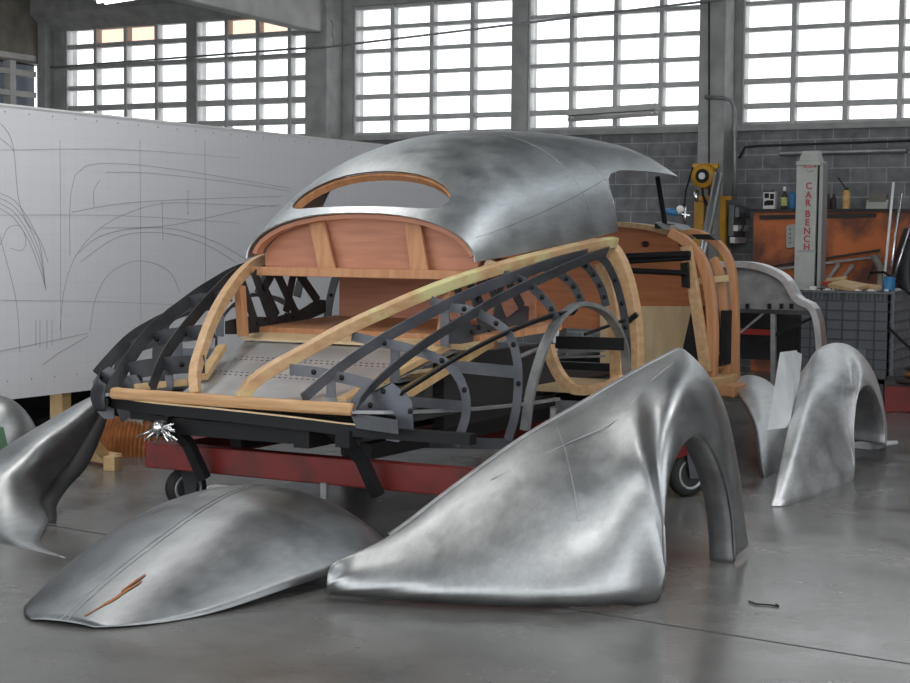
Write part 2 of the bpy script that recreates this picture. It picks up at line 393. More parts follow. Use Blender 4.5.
# haunched lintel over the two left windows and the roof beam running forward from the pilaster
lint = MB(); lint.prism([(XL, YB-.02, 3.93), (XL, YB-.30, 4.12), (XL, YB-.30, 4.32), (XL, YB-.02, 4.32)], (4.3, 0, 0)); struct(lint.build('trim_10', M['concrete']))
bm_ = MB(); bx0, bx1 = -6.24, -6.04
_p1, _p2 = ox(318, 31, bx1), ox(188, 0, bx1); _d = (_p2-_p1)/(_p2.y-_p1.y); _e = lambda y: (bx0, y, min(4.45, _p1.z+_d.z*(y-_p1.y)))
poly = [_e(YB), _e(8.0), _e(6.0), _e(2.0), (bx0, 2.0, ZC), (bx0, YB, ZC)]
bm_.prism(poly, (bx1-bx0, 0, 0)); struct(bm_.build('trim_11', M['concrete_light'], bevel=.02))
# left wall: stained concrete above, glazed strip below
sbox('wall_left', (XL-.25, -9, 3.50), (XL, YB+.25, ZC), M['concrete_beige'])
sbox('wall_left_base', (XL-.25, -9, 0), (XL, YB+.25, 2.6), M['wall'])
sw = MB(); gw = MB()
for i in range(12):
    y = ox(12, 75, XL).y-i*1.25; sw.box((XL-.10, y-.05, 2.6), (XL+.02, y+.05, 3.5))
for py in (57, 73, 94): z = ox(25, py, XL).z; sw.box((XL-.09, -4.6, z-.035), (XL+.01, YB-.2, z+.035))
f = struct(sw.build('window_6', M['concrete_light'])); gw.box((XL-.13, -9, 2.6), (XL-.12, YB-.1, 3.5)); gw.build('glass', M['glass_grey'], f)
sbox('wall_right', (8.9, 2.0, 0), (9.1, YB+.25, ZC), M['white'])  # side wall out of view, made white to bounce light onto the fenders
sbox('trim_12', (XL-.02, YB-.16, 0), (XL+.12, YB, ZC), M['concrete'])
# floor joint
a = oz(48, 525, 0); b = oz(905, 663, 0); d = (b-a).normalized()
jt = MB(); jt.ribbon([a-d*4, b+d*3], .008, .002, (-d.y, d.x, 0)); struct(jt.build('trim_13', M['black_matte']))

# ------------------------------------------------------------------ services on the back wall
def tubething(name, pts, r, mt, label, cat, seg=8, group=None): return tag(MB().tube(pts, r, seg).build(name, mt, smooth=True), label, cat, group)
tubething('conduit_pipe', [(XL+.05, YB-.05, 3.46), (-6.3, YB-.40, 3.47), (-5.9, YB-.40, 3.47), (-1.2, YB-.36, 3.72)], .013, M['steel_grey'], 'thin dark conduit running across the tall windows', 'pipe')
pts = [oy(705, 97, YB-.32), oy(722, 97.5, YB-.32), oy(731, 100, YB-.32), oy(734.5, 110, YB-.32), oy(735, 165, YB-.32), oy(735, 200, YB-.32)]
tubething('drain_pipe', pts, .02, M['steel_grey'], 'grey pipe bent over beside the right hand pilaster', 'pipe')
tubething('cable_conduit', [oy(739, 158, YB-.03), oy(745, 147, YB-.03), oy(760, 145.5, YB-.03), oy(912, 140.5, YB-.03)], .011, M['black_matte'], 'thin black cable along the block wall above the long bar', 'cable')
tag(MB().tube([oy(780, 153, YB-.05), oy(907, 150, YB-.05)], .028, 10).build('wall_rail', M['steel_grey']), 'long grey bar fixed to the block wall behind the post', 'rail')
tubething('pilaster_cable', [oy(709, 0, YB-.31), oy(709, 165, YB-.31), oy(709, 245, YB-.31)], .008, M['black_matte'], 'black cable running down the face of the right hand pilaster', 'cable')
tubething('hanging_hook', [oy(331, 20, YB-.42), oy(333, 24, YB-.42), oy(332, 33, YB-.42), oy(334, 41, YB-.42), oy(334, 45, YB-.42)], .008, M['steel_grey'], 'small rope hook hanging on the left hand pilaster', 'hook')
# fluorescent fixtures
def fixture(loc, L, horiz, label, grp, along=(0, 1, 0)):
    t = thing('ceiling_lamp', label, 'lamp', loc, grp); A = Vector(along).normalized(); B = A.cross(Vector((0, 0, 1)))
    c = Vector(loc)
    q = lambda w, h0, h1, s, e: [c+A*s-B*w+Vector((0, 0, h0)), c+A*s+B*w+Vector((0, 0, h0)), c+A*e+B*w+Vector((0, 0, h0)), c+A*e-B*w+Vector((0, 0, h0))]
    up_ = lambda Q, h: [p+Vector((0, 0, h)) for p in Q]
    Q = q(.12, .05, 0, -L/2, L/2); MB().hexa(Q, up_(q(.06, .05, 0, -L/2, L/2), .07)).build('housing', M['white'], t)
    for sgn in (-1, 1):
        MB().tube([c+A*(-L/2+.04)+B*.05*sgn+Vector((0, 0, .03)), c+A*(L/2-.04)+B*.05*sgn+Vector((0, 0, .03))], .017).build('tube', M['tube'], t, smooth=True)
    return t
fixture((3.4, -1.6, 4.38), 1.5, 1, 'added out-of-view twin tube ceiling lamp high up right of the large floor fender', 'tube lamps')  # this and the next three are added, out of view
fixture((3.4, 1.4, 4.38), 1.5, 1, 'added out-of-view twin tube ceiling lamp high up right of the car doors', 'tube lamps')
fixture((-.8, -1.0, 4.38), 1.5, 1, 'added out-of-view twin tube ceiling lamp above the trunk lid on the floor', 'tube lamps')
fixture((-1.6, 1.4, 4.38), 1.5, 1, 'added out-of-view twin tube ceiling lamp above the gap between car and board', 'tube lamps')
p = oy(130, 0, 8.2); fixture((p.x+.10, 8.2, p.z), 1.4, 1, 'lit tube lamp hanging before the left windows', 'tube lamps', (1, -.25, 0))
# lamp hung across the lower panes of the fourth window
p0 = oy(569, 114, YB-.3); p1 = oy(657, 108, YB-.3); t = thing('window_lamp', 'long pale fluorescent lamp hanging before the lower window panes', 'lamp', (p0+p1)/2)
L = (p1-p0); n = Vector((0, 1, 0)); u = Vector((0, 0, 1))
MB().hexa([p0-n*.03+u*.05, p1-n*.03+u*.05, p1+n*.05+u*.05, p0+n*.05+u*.05], [p0-L*.0-n*.10-u*.02, p1-n*.10-u*.02, p1+n*.1-u*.02, p0+n*.1-u*.02]).build('reflector', M['concrete_light'], t)
MB().hexa([p0-n*.03-u*.075, p1-n*.03-u*.075, p1+n*.05-u*.075, p0+n*.05-u*.075], [p0-n*.05-u*.05, p1-n*.05-u*.05, p1+n*.05-u*.05, p0+n*.05-u*.05]).build('tray', M['concrete_light'], t)
MB().tube([p0+L*.06-u*.034, p1-L*.06-u*.034], .014).build('tube', M['white'], t, smooth=True)
for e in (p0+L*.1, p1-L*.1): MB().tube([e+Vector((0, 0, .03)), Vector((e.x, YB-.02, 3.96))], .003, 6).build('suspension_wire', M['steel_grey'], t)
for e in (p0+L*.02, p1-L*.02): MB().box(e+Vector((-.012, -.04, -.07)), e+Vector((.012, .05, .02))).build('end_bracket', M['steel_grey'], t)

# ================================================================== DRAWING BOARD
BX = -2.64
bd = thing('drawing_board', 'huge white drawing board with full size pencil curves, standing behind the car', 'board', (BX, 3.2, 0))
by0, by1, bz0, bz1 = .70, 8.0, .32, 2.05
MB().box((BX-.03, by0, bz0), (BX, by1, bz1)).build('panel', M['board'], bd)
MB().box((BX-.12, by0, bz1), (BX+.006, by1, bz1+.012)).build('top_edge', M['white'], bd)
MB().box((BX-.16, by0, bz1-.20), (BX-.12, by1, bz1+.02)).build('back_rail', M['white'], bd)
for y in (1.95, 3.6, 5.2, 7.6): MB().box((BX-.14, y-.04, 0), (BX-.04, y+.04, bz1-.05)).build('post', M['wood_light'], bd)
dr = MB()
def pencil(pix, n=24, w=.0024):
    P = [ox(a, b, BX+.0015) for a, b in pix]; P = spline(P, n); dr.ribbon(P, w, .001, lambda i: Vector((0, -(P[min(i+1, n-1)]-P[max(i-1, 0)]).z, (P[min(i+1, n-1)]-P[max(i-1, 0)]).y)))
pencil([(70, 255), (70, 205), (75, 175), (92, 164), (130, 164), (180, 170), (230, 178), (290, 188)])
pencil([(72, 212), (110, 205), (150, 201), (220, 198), (282, 196)]); pencil([(106, 172), (150, 173), (230, 182), (290, 191)])
pencil([(94, 207), (94, 190), (100, 180)]); pencil([(188, 190), (188, 214), (189, 213)], 8)
pencil([(162, 201), (163, 240)], 4); pencil([(60, 330), (64, 290), (76, 255), (100, 228), (130, 212), (165, 203), (215, 204), (275, 206)])
pencil([(75, 256), (100, 236), (140, 228), (180, 230), (220, 244), (250, 262)]); pencil([(80, 262), (120, 236), (165, 233), (205, 244), (236, 262)])
pencil([(90, 330), (95, 300), (108, 275), (130, 262), (150, 262), (170, 272), (180, 292)]); pencil([(100, 228), (170, 225), (250, 208), (280, 205)])
pencil([(0, 123), (8, 132), (14, 150), (18, 195), (26, 220), (40, 240), (48, 262)]); pencil([(0, 138), (10, 146), (14, 152)], 8)
for r in range(4): pencil([(0, 193+r*5), (14, 200+r*6), (28, 218+r*7), (40, 245+r*8), (46, 290)])
pencil([(0, 245), (8, 228), (20, 226), (26, 240), (22, 250), (10, 248)]); pencil([(0, 236), (16, 300), (20, 352)])
for px in (36, 40, 47, 52): pencil([(px, 320), (px, 350-abs(px-44)*.5)], 4, .0025)
pencil([(0, 351), (40, 343), (88, 333)], 8); pencil([(42, 365), (60, 352), (88, 336)], 8)
for y in (150, 215, 300): pencil([(0, y), (120, y+(200-y)*-.02), (240, y+8)], 6, .0018)
for px in (60, 140, 205): pencil([(px, 140), (px+1, 340)], 4, .0018)
dr.build('pencil_drawing', M['pencil'], bd)
rv = MB()
for i in range(36):
    for z in (bz0+.11, bz1-.035): rv.cbox((BX+.001, by0+.2*i+.1, z), (.004, .007, .007))
rv.build('rivet_row', M['steel_grey'], bd)
# dark rack behind the board, only its foot shows
rk = thing('storage_rack', 'dark steel rack low behind the drawing board', 'rack', (-3.3, 2.2, 0))
for y in (1.0, 1.75, 2.4, 3.1, 4.2): MB().box((-3.2, y, 0), (-3.14, y+.06, 1.3)).build('upright', M['black'], rk)
for z in (.06, .42): MB().box((-3.6, 1.0, z), (-3.12, 4.26, z+.04)).build('shelf', M['black_matte'], rk)
MB().box((-3.62, 1.0, 0), (-3.58, 4.26, 1.2)).build('back_panel', M['black_matte'], rk)

# ================================================================== THE CAR
car = thing('coupe_body', 'unfinished coupe body: wooden frame, dark steel lattice and bare metal roof, on a red trolley', 'car body', (0, 2.2, .35))
def part(mb, name, mt, parent=None, **k): return mb.build(name, mt, parent or car, **k)
def both(fn, name, mt, **k):
    return [part(fn(), name, mt, **k), part(fn(), name, mt, mirror=True, **k)]

# --- roof skin ------------------------------------------------------
WT = [(1.06, .66), (1.3, .705), (1.6, .745), (2.0, .775), (2.5, .79), (3.0, .805), (3.4, .80), (3.78, .78)]
RT = [(1.06, 1.418), (1.15, 1.51), (1.25, 1.59), (1.4, 1.68), (1.6, 1.765), (1.9, 1.84), (2.3, 1.89), (2.7, 1.912), (3.1, 1.91), (3.45, 1.885), (3.78, 1.79)]
def zlow(y): return 1.187+(y-1.06)*.110
def roof_pt(y, th):
    W, zr, zl = interp(WT, y), interp(RT, y), zlow(y); n, mm = 2.3+.6*max(0, min(1, (y-2.5)/.8)), 2.0
    return Vector((W*max(cos(th), 0)**(2/n), y, zl+(zr-zl)*max(sin(th), 0)**(2/mm)))
def th_at(y, z):
    zr, zl = interp(RT, y), zlow(y); return math.asin(max(0, min(1, (z-zl)/(zr-zl))))
stations = [1.06+.06*i for i in range(24)]; stations = sorted([s for s in stations if s < 2.46]+[1.838, 1.845, 1.855, 1.875, 1.92, 2.47, 2.475])
ycut = [(2.48, 1.50), (2.49, 1.545), (2.51, 1.59), (2.55, 1.63), (2.62, 1.662), (2.75, 1.685), (2.9, 1.692), (3.05, 1.694), (3.2, 1.694), (3.35, 1.692), (3.5, 1.690), (3.62, 1.688), (3.72, 1.686)]
rows = []
NV = 30
for s in stations: rows.append([roof_pt(s, (pi/2)*j/NV) for j in range(NV+1)])
for s, z in ycut:
    t0 = th_at(s, z); rows.append([roof_pt(s, t0+(pi/2-t0)*j/NV) for j in range(NV+1)])
ztab = dict(ycut)
def left_row(s):
    # the far side skin stops short of the door on the left: its opening starts further back
    if s < 1.84: t0 = 0
    else: t0 = th_at(s, interp(ycut, max(2.48, s+.63)) if s < 2.6 else interp(ycut, s))
    return [roof_pt(s, t0+(pi/2-t0)*j/NV) for j in range(NV+1)]
ys = stations+[y for y, z in ycut]
full = [r[:-1]+[Vector((-p.x, p.y, p.z)) for p in reversed(left_row(y))] for r, y in zip(rows, ys)]
# the nose of the header bows forward in the middle
for r in full:
    for p in r:
        if p.y > 3.3: p.y += (p.y-3.3)*.35*(1-(p.x/.7)**2)
roof_src = MB().grid(full).build('roof_tmp', M['alu_roof'], smooth=True, solid=.008)
wo = [(-.455, 1.488), (-.45, 1.518), (-.425, 1.547), (-.365, 1.578), (-.28, 1.604), (-.16, 1.624), (0, 1.632), (.16, 1.624), (.28, 1.604), (.36, 1.578), (.415, 1.547), (.44, 1.518), (.446, 1.488), (.43, 1.46), (.395, 1.442), (.30, 1.432), (0, 1.429), (-.30, 1.432), (-.40, 1.442), (-.44, 1.46)]
def wpt(x, z, d): return Vector((x, z-.32, z))+Vector((0, -.7071, .7071))*d
wsp = spline([wpt(x, z, 0) for x, z in wo]+[wpt(*wo[0], 0)], 72)[:-1]
nrm = Vector((0, -.7071, .7071))
cut = MB().prism([p-nrm*.25 for p in wsp], nrm*.5).build('cut_tmp', M['alu_roof'])
md = roof_src.modifiers.new('window', 'BOOLEAN'); md.operation = 'DIFFERENCE'; md.object = cut; md.solver = 'EXACT'
dg = bpy.context.evaluated_depsgraph_get(); dg.update()
me = bpy.data.meshes.new_from_object(roof_src.evaluated_get(dg))
bpy.data.objects.remove(roof_src); bpy.data.objects.remove(cut)
for p_ in me.polygons: p_.use_smooth = True
me.name = 'roof_skin'; roof = bpy.data.objects.new('roof_skin', me); C.objects.link(roof); place(roof, car)
try:
    me.set_sharp_from_angle(angle=radians(40))
except Exception: pass
roof['label'] = 'bare aluminium roof shell with an oval rear window opening'
# wooden ring lining the window: follows the skin, lies just inside it
def on_roof(x, y):
    W, zr, zl = interp(WT, y), interp(RT, y), zlow(y)
    return zl+(zr-zl)*(max(0, 1-abs(x/W)**2.3))**.5
ring = []
for p in wsp:
    y = p.y
    lo, hi = -.3, .3
    for _ in range(40):
        mid = (lo+hi)/2; q = p+nrm*mid
        if q.y < 1.06 or q.z > on_roof(q.x, q.y): hi = mid
        else: lo = mid
    ring.append(p+nrm*(lo-.034))
cen = sum(ring, Vector())/len(ring)
MB().ribbon(ring, .036, .020, lambda i: nrm, closed=True).build('window_frame', M['wood_orange'], roof, smooth=False)['label'] = 'bent wooden ring of the rear window'
sm = MB()
sm.ribbon([roof_pt(1.12+.05*i, th_at(1.12+.05*i, 1.30+.33*i/28)) + Vector((.003, 0, .002)) for i in range(29)], .004, .002, (0, 0, 1))
sm.ribbon([roof_pt(2.15, .25+1.1*i/20)+Vector((.003, 0, .003)) for i in range(21)], .004, .002, (0, 1, 0))
sm.build('weld_seam', M['alu_in'], roof)
# --- rear frame under the roof edge, parcel panel, struts -----------------------
arch = [(x, 1.187+.231*(max(0, 1-abs(x/.66)**2.3))**.5) for x in [-.655, -.64, -.61, -.56, -.48, -.38, -.25, -.1, 0, .1, .25, .38, .48, .56, .61, .64, .655]]
pan = [(x*.95, 1.17, 1.13+(z-1.13)*.93) for x, z in arch]; pan = [(-.62, 1.17, 1.13)]+pan+[(.62, 1.17, 1.13)]
part(MB().prism(pan, (0, .02, 0)), 'parcel_panel', M['wood_ply'])
MB_ = MB().ribbon([Vector((x*.965, 1.115, 1.13+(z-1.13)*.945)) for x, z in arch], .06, .022, (0, 1, 0)); part(MB_, 'rear_bow', M['wood_ply'])
part(MB().box((-.66, 1.09, 1.10), (.66, 1.20, 1.145)), 'shelf_rail', M['wood_orange'], bevel=.004)
for x0, x1 in ((-.29, -.19), (.27, .34)):
    part(MB().hexa([(x0-.045, 1.135, 1.385), (x0+.045, 1.135, 1.385), (x1+.05, 1.10, 1.105), (x1-.05, 1.10, 1.105)], [(x0-.045, 1.155, 1.385), (x0+.045, 1.155, 1.385), (x1+.05, 1.12, 1.105), (x1-.05, 1.12, 1.105)]), 'panel_strut', M['wood_orange'], bevel=.003)
part(MB().box((-.52, 1.72, .84), (.66, 1.74, 1.20)), 'seat_back_panel', M['wood_ply'])
part(MB().box((-.52, 1.2, 1.148), (.64, 2.3, 1.16)), 'parcel_shelf', M['wood_ply'])
part(MB().hexa([(-.64, 1.12, .80), (.66, 1.12, .80), (.80, 1.75, .84), (-.55, 1.75, .84)], [(-.64, 1.12, .835), (.66, 1.12, .835), (.80, 1.75, .875), (-.55, 1.75, .875)]), 'boot_shelf', M['wood_orange'])
part(MB().hexa([(-.64, .98, .775), (.66, .98, .775), (.66, 1.13, .80), (-.64, 1.13, .80)], [(-.64, .98, .785), (.66, .98, .785), (.66, 1.13, .81), (-.64, 1.13, .81)]), 'shelf_lip', M['wood_pale'])
# --- trunk floor sheet ----------------------------------------------------------
ts = MB().hexa([(-.30, .06, .585), (.56, .06, .585), (.60, 1.00, .765), (-.62, 1.00, .765)], [(-.30, .06, .59), (.56, .06, .59), (.60, 1.00, .77), (-.62, 1.00, .77)])
fl = part(ts, 'trunk_floor', M['sheet']); hl = MB()
for r_ in range(2):
    for i in range(34):
        for y in (.40, .66):
            yy = y+r_*.045; hl.cbox((-.45+i*.031+(.5-yy)*-.1, yy, .591+(yy-.06)*.1915), (.008, .012, .002))
hl.build('rivet_hole_row', M['black'], fl)['kind'] = 'stuff'
part(MB().ribbon([oy(203, 377, .25), oy(222, 347, .62)], .045, .03, (1, 0, 0)), 'floor_batten', M['wood_light'], bevel=.003)
part(MB().ribbon([oy(135, 387, .12), oy(188, 382, .2)], .03, .03, (0, 0, 1)), 'floor_batten', M['wood_light'], bevel=.003)
for x0, x1 in ((.52, .75),):
    part(MB().ribbon([(x0, .12, .60), (x0+(.62*(1 if x0 > 0 else -1)-x0)*.6, .95, .80)], .05, .03, (1, 0, 0)), 'floor_batten', M['wood_light'], bevel=.003)

# --- tail bar and the two curved rails of the trunk opening ----------------------
part(MB().ribbon([(-.635, .0, .583), (-.5, -.012, .583), (0, -.02, .583), (.5, -.012, .583), (.655, 0, .583)], .052, .055, (0, 0, 1)), 'tail_bar', M['wood_bar'], bevel=.014)['label'] = 'rounded wooden bar across the tail'
RAIL = [(.134, .0, .605), (.179, .03, .675), (.288, .227, .802), (.367, .372, .889), (.47, .591, .977), (.576, .839, 1.064), (.668, 1.066, 1.126), (.726, 1.244, 1.165), (.775, 1.5, 1.205), (.80, 1.85, 1.245), (.805, 2.2, 1.275), (.80, 2.42, 1.285)]
RAIL[0] = (.135, -.0, .60); RAIL[1] = (.185, .05, .69)
def rail(dx): 
    P = [Vector(p)+Vector((d, 0, 0)) for p, d in zip(RAIL, dx+[0]*12)]
    return MB().ribbon(spline(P, 40), .055, .042, lambda i: Vector((.25, 0, 1)))
r1 = part(rail([-.055, -.045, -.02]), 'trunk_rail', M['paint_yellow'], bevel=.004)
r2 = part(rail([.03, .025, .012]), 'trunk_rail', M['wood_rail'], bevel=.004, mirror=True)
r1['label'] = 'curved wooden rail smeared with yellow primer'
# uprights under the rails
def upr(): return MB().ribbon([(.565, .90, .80), (.60, .92, 1.05)], .05, .035, (0, 1, 0))
both(upr, 'rail_upright', M['wood_orange'])

# --- side lattice ----------------------------------------------------------------
S1 = [(.406, -.01, .615), (.48, .172, .742), (.561, .433, .865), (.68, .814, 1.01), (.783, 1.155, 1.107), (.815, 1.55, 1.175), (.82, 2.0, 1.225)]
S2 = [(.655, .0, .565), (.66, .03, .61), (.696, .184, .717), (.757, .419, .84), (.827, .817, .981), (.862, 1.037, 1.046), (.905, 1.354, 1.123), (.88, 1.8, 1.19), (.85, 2.2, 1.235)]
S3 = [(.82, .11, .651), (.848, .2, .691), (.916, .447, .79), (.955, .66, .85), (.985, .9, .90), (.99, 1.2, .935), (.985, 1.5, .945)]
S4 = [(.655, -.015, .575), (.78, .16, .565), (.86, .62, .54), (.89, 1.16, .52), (.90, 1.5, .515)]
BOLT = MB().lathe([(.0, -.004), (.012, -.004), (.012, .006), (.006, .012), (.0, .012)], (0, 0, 0), (1, 0, 0), 8)
bolt_me = None
def bolts(parent, pts, mirror=False):
    global bolt_me
    for p in pts:
        p = Vector(p); p = Vector((-p.x, p.y, p.z)) if mirror else p
        if bolt_me is None:
            o = BOLT.build('bolt', M['black'], smooth=True); bolt_me = o.data
        else:
            o = bpy.data.objects.new('bolt', bolt_me); C.objects.link(o)
        o.parent = parent; o.location = p-world_loc(parent)
def stringer(pts, w, t, tilt=.35): 
    return lambda: MB().ribbon(spline(pts, 34), w, t, lambda i: Vector((tilt, 0, 1)))
lat = {}
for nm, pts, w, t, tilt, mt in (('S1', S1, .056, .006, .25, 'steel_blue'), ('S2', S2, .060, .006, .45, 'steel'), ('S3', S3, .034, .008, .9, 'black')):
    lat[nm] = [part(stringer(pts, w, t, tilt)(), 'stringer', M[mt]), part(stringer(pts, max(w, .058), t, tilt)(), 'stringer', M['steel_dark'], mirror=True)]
lat['S4'] = both(lambda: MB().ribbon(spline(S4, 24), .014, .022, (0, 0, 1)), 'sill_strip', M['steel_grey'])
# ribs: plates in planes across the car, each a strip from the rail out and down
def ribpts(y, pix): return [oy(a, b, y) for a, b in pix]
RIBS = [
 (.15, [(290, 369), (315, 372), (335, 376), (358, 381), (374, 386)], .048),
 (.42, [(352, 336), (379, 342), (400, 346), (420, 352), (437, 358), (450, 366), (461, 381), (466, 398), (466, 415), (461, 432), (455, 445)], .042),
 (.80, [(431, 300), (448, 307), (466, 309), (480, 314), (496, 323), (508, 333), (514, 346), (518, 366), (518, 390), (515, 415), (508, 440)], .042),
 (1.22, [(500, 274), (514, 277), (528, 284), (540, 295), (549, 305), (556, 319)], .042),
 (1.60, [(543, 266), (557, 272), (568, 280), (576, 290), (582, 304)], .042),
 (1.95, [(570, 258), (584, 264), (594, 275), (602, 290), (606, 306)], .042),
 (2.25, [(594, 252), (606, 262), (613, 275), (619, 292), (624, 315), (627, 345), (627, 370)], .042)]
for y, pix, w in RIBS:
    P = spline(ribpts(y, pix), 22)
    def fn(f=1): return MB().ribbon(P, w*f, .006, lambda i: Vector((-(P[min(i+1, 21)]-P[max(i-1, 0)]).z, 0, (P[min(i+1, 21)]-P[max(i-1, 0)]).x)))
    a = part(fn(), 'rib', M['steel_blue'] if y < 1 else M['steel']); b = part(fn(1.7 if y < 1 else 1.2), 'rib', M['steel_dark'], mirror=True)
    sel = [P[i] for i in ((6, 13) if y < .3 else (4, 8, 11, 15) if y < 1 else (6, 10, 14, 18))]
    bolts(a, [p+Vector((.002, -.006, 0)) for p in sel]); bolts(b, [p+Vector((.002, -.006, 0)) for p in sel[:2]], True)
# corner gusset plates at the tail
def gus(): 
    P = [oy(a, b, .125) for a, b in [(376, 392), (392, 383), (405, 392), (412, 402), (413, 430), (398, 442), (386, 440), (386, 428), (396, 428), (396, 416), (374, 413), (352, 412), (349, 402), (360, 388)]]
    return MB().prism(P, (0, .006, 0))
g1, g2 = both(gus, 'corner_gusset', M['steel_blue'])
bolts(g1, [oy(a, b, .125) for a, b in [(383, 391), (410, 411), (397, 431), (370, 405)]]); bolts(g2, [oy(a, b, .125) for a, b in [(383, 391), (410, 411)]], True)
def skirt(): 
    P = [oy(a, b, .02) for a, b in [(350, 413), (356, 428), (398, 434), (398, 420), (372, 416)]]; return MB().prism(P, (0, .006, 0))
part(skirt(), 'tail_skirt_plate', M['steel'])
def outer():  # outer corner cheek of the tail
    return MB().grid(loft([[(.66, -.02, .50), (.66, -.03, .56), (.665, -.01, .62)], [(.76, .02, .49), (.775, .01, .57), (.76, .05, .64)], [(.83, .12, .49), (.85, .13, .57), (.84, .16, .68)]], 4, 6))
o_ = part(outer(), 'corner_cheek', M['steel_dark'], mirror=True, solid=.006, smooth=True)
# horizontal ties
def tie(y, a, b, w): 
    return lambda: MB().ribbon([oy(*a, y), oy(*b, y)], w, .006, (0, 0, 1))
both(tie(.436, (404, 401), (464, 406), .045), 'cross_tie', M['steel_blue'])
both(tie(.816, (452, 366), (516, 372), .055), 'cross_tie', M['steel_blue'])
both(tie(1.95, (556, 342), (624, 344), .065), 'cross_tie', M['black'])
both(tie(.82, (340, 441), (515, 444), .05), 'cross_tie', M['steel'])
# inner trusses from the belt down to the base plate, at the trunk walls
TR = [[(abs(p.x), p.y, p.z) for p in (ox(*u, -.62), ox(*v, -.62))] for u, v in [((242, 282), (255, 322)), ((254, 271), (274, 327)), ((275, 269), (299, 320)), ((295, 268), (318, 301)), ((274, 270), (263, 290)), ((265, 290), (277, 316)), ((294, 270), (286, 312))]]
for a, b in TR:
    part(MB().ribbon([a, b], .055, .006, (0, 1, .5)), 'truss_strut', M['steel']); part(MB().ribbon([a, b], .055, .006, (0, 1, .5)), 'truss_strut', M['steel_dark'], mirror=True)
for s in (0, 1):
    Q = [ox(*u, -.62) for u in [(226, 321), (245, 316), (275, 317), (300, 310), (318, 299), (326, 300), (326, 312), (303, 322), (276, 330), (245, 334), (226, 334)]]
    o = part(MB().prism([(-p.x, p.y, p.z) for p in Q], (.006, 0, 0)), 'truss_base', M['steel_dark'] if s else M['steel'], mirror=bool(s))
    bolts(o, [(.628, q.y, q.z) for q in [ox(*u, -.62) for u in ((265, 319), (257, 323), (287, 315), (293, 317), (277, 323))]], bool(s))
def vst(y, x, z0, z1): return lambda: MB().ribbon([(x, y, z0), (x, y, z1)], .045, .006, (1, 0, 0))
both(vst(.428, .60, .66, .83), 'rib_upright', M['steel_blue']); both(vst(.808, .64, .80, 1.0), 'rib_upright', M['steel_blue'])
both(vst(.158, .44, .60, .70), 'rib_upright', M['steel_blue']); both(vst(.158, .62, .60, .70), 'rib_upright', M['steel_blue'])
# inner wheel house box (dark sheet) and wooden seat base seen through the hoop
def wh(): return MB().box((.50, .95, .40), (.56, 2.2, .74))
both(wh, 'wheelhouse_panel', M['black_matte'])
part(MB().ribbon(spline([oy(548, 345, 1.75), oy(553, 362, 1.75), oy(562, 378, 1.75), oy(575, 389, 1.75), oy(600, 388, 1.75), oy(622, 379, 1.75)], 20), .05, .05, (1, 0, .8)), 'wheel_arch_timber', M['wood_rail'])
part(MB().box((.5, 1.95, .50), (.95, 2.5, .53)), 'floor_board', M['wood_pale'])
for z in (.585, .62): part(MB().ribbon([oy(556, 357-(z-.585)*150, 2.1), oy(604, 356-(z-.585)*160, 2.1)], .012, .03, (0, 0, 1)), 'seat_runner', M['steel_grey'])
# hoop: inner wheel arch
hp = spline([ox(525, 430, .90), ox(530, 395, .92), ox(538, 365, .95), ox(546, 342, .97), ox(558, 320, .98), ox(573, 306.5, .985), ox(584, 304, .985), ox(602, 310, .985), ox(615, 325, .98), ox(624, 346, .975), ox(627, 374, .97)], 36)
def hoop(): return MB().ribbon(hp, .045, .022, (1, 0, .12))
both(hoop, 'wheel_arch_hoop', M['steel_grey'])
# thin rods off the hoop
part(MB().tube([oy(518, 357, 1.0), oy(540, 348, 1.3)], .010), 'brace_rod', M['steel_grey'])
part(MB().tube([oy(585, 334, 1.9), oy(630, 318, 2.3)], .009), 'brace_rod', M['black'])

# --- B pillars, sills, A pillars, cowl -------------------------------------------
def bp_out():
    C_ = [oy(604, 243, 2.45), oy(612, 250, 2.45), oy(620, 264, 2.45), oy(627, 285, 2.45), oy(632, 310, 2.45), oy(635, 340, 2.45), oy(635, 378, 2.45), oy(634, 400, 2.45)]
    return MB().ribbon(spline(C_, 26), .075, .09, (1, 0, .2))
both(bp_out, 'door_pillar', M['wood_rail'], bevel=.006)
def bp_in(): return MB().ribbon(spline([oy(601, 262, 2.36), oy(607, 280, 2.36), oy(612, 305, 2.36), oy(616, 340, 2.36), oy(617, 385, 2.36)], 20), .065, .05, (1, 0, .2))
both(bp_in, 'inner_pillar', M['wood_rail'], bevel=.004)
part(MB().tube([oy(628, 321, 2.4), oy(637, 314, 2.4)], .016), 'striker', M['black'])
def sill(): return MB().box((.80, 2.2, .37), (.93, 4.15, .45))
both(sill, 'sill', M['wood_light'], bevel=.004)
# A pillars
AP = spline([oy(670, 232, 3.9), oy(684, 240, 3.9), oy(697, 253, 3.9), oy(706, 272, 3.9), oy(711, 300, 3.9), oy(713, 335, 3.9), oy(712, 368, 3.9), oy(711, 388, 3.9)], 28)
def ap(): return MB().ribbon(AP, .065, .06, (1, 0, .2))
both(ap, 'hinge_pillar', M['wood_orange'], bevel=.006)
AF = spline([oy(676, 229, 4.25), oy(700, 234, 4.25), oy(718, 244, 4.25), oy(728, 258, 4.25), oy(733, 280, 4.25), oy(735, 320, 4.25), oy(735, 360, 4.25), oy(736, 398, 4.25)], 28)
def af(): return MB().ribbon(AF, .05, .06, (1, 0, .2))
both(af, 'cowl_hoop', M['wood_orange'], bevel=.005)
A2 = spline([oy(713, 258, 4.1), oy(720, 275, 4.1), oy(724, 310, 4.1), oy(726, 350, 4.1), oy(727, 396, 4.1)], 18)
both(lambda: MB().ribbon(A2, .05, .05, (1, 0, .2)), 'cowl_post', M['wood_orange'], bevel=.004)
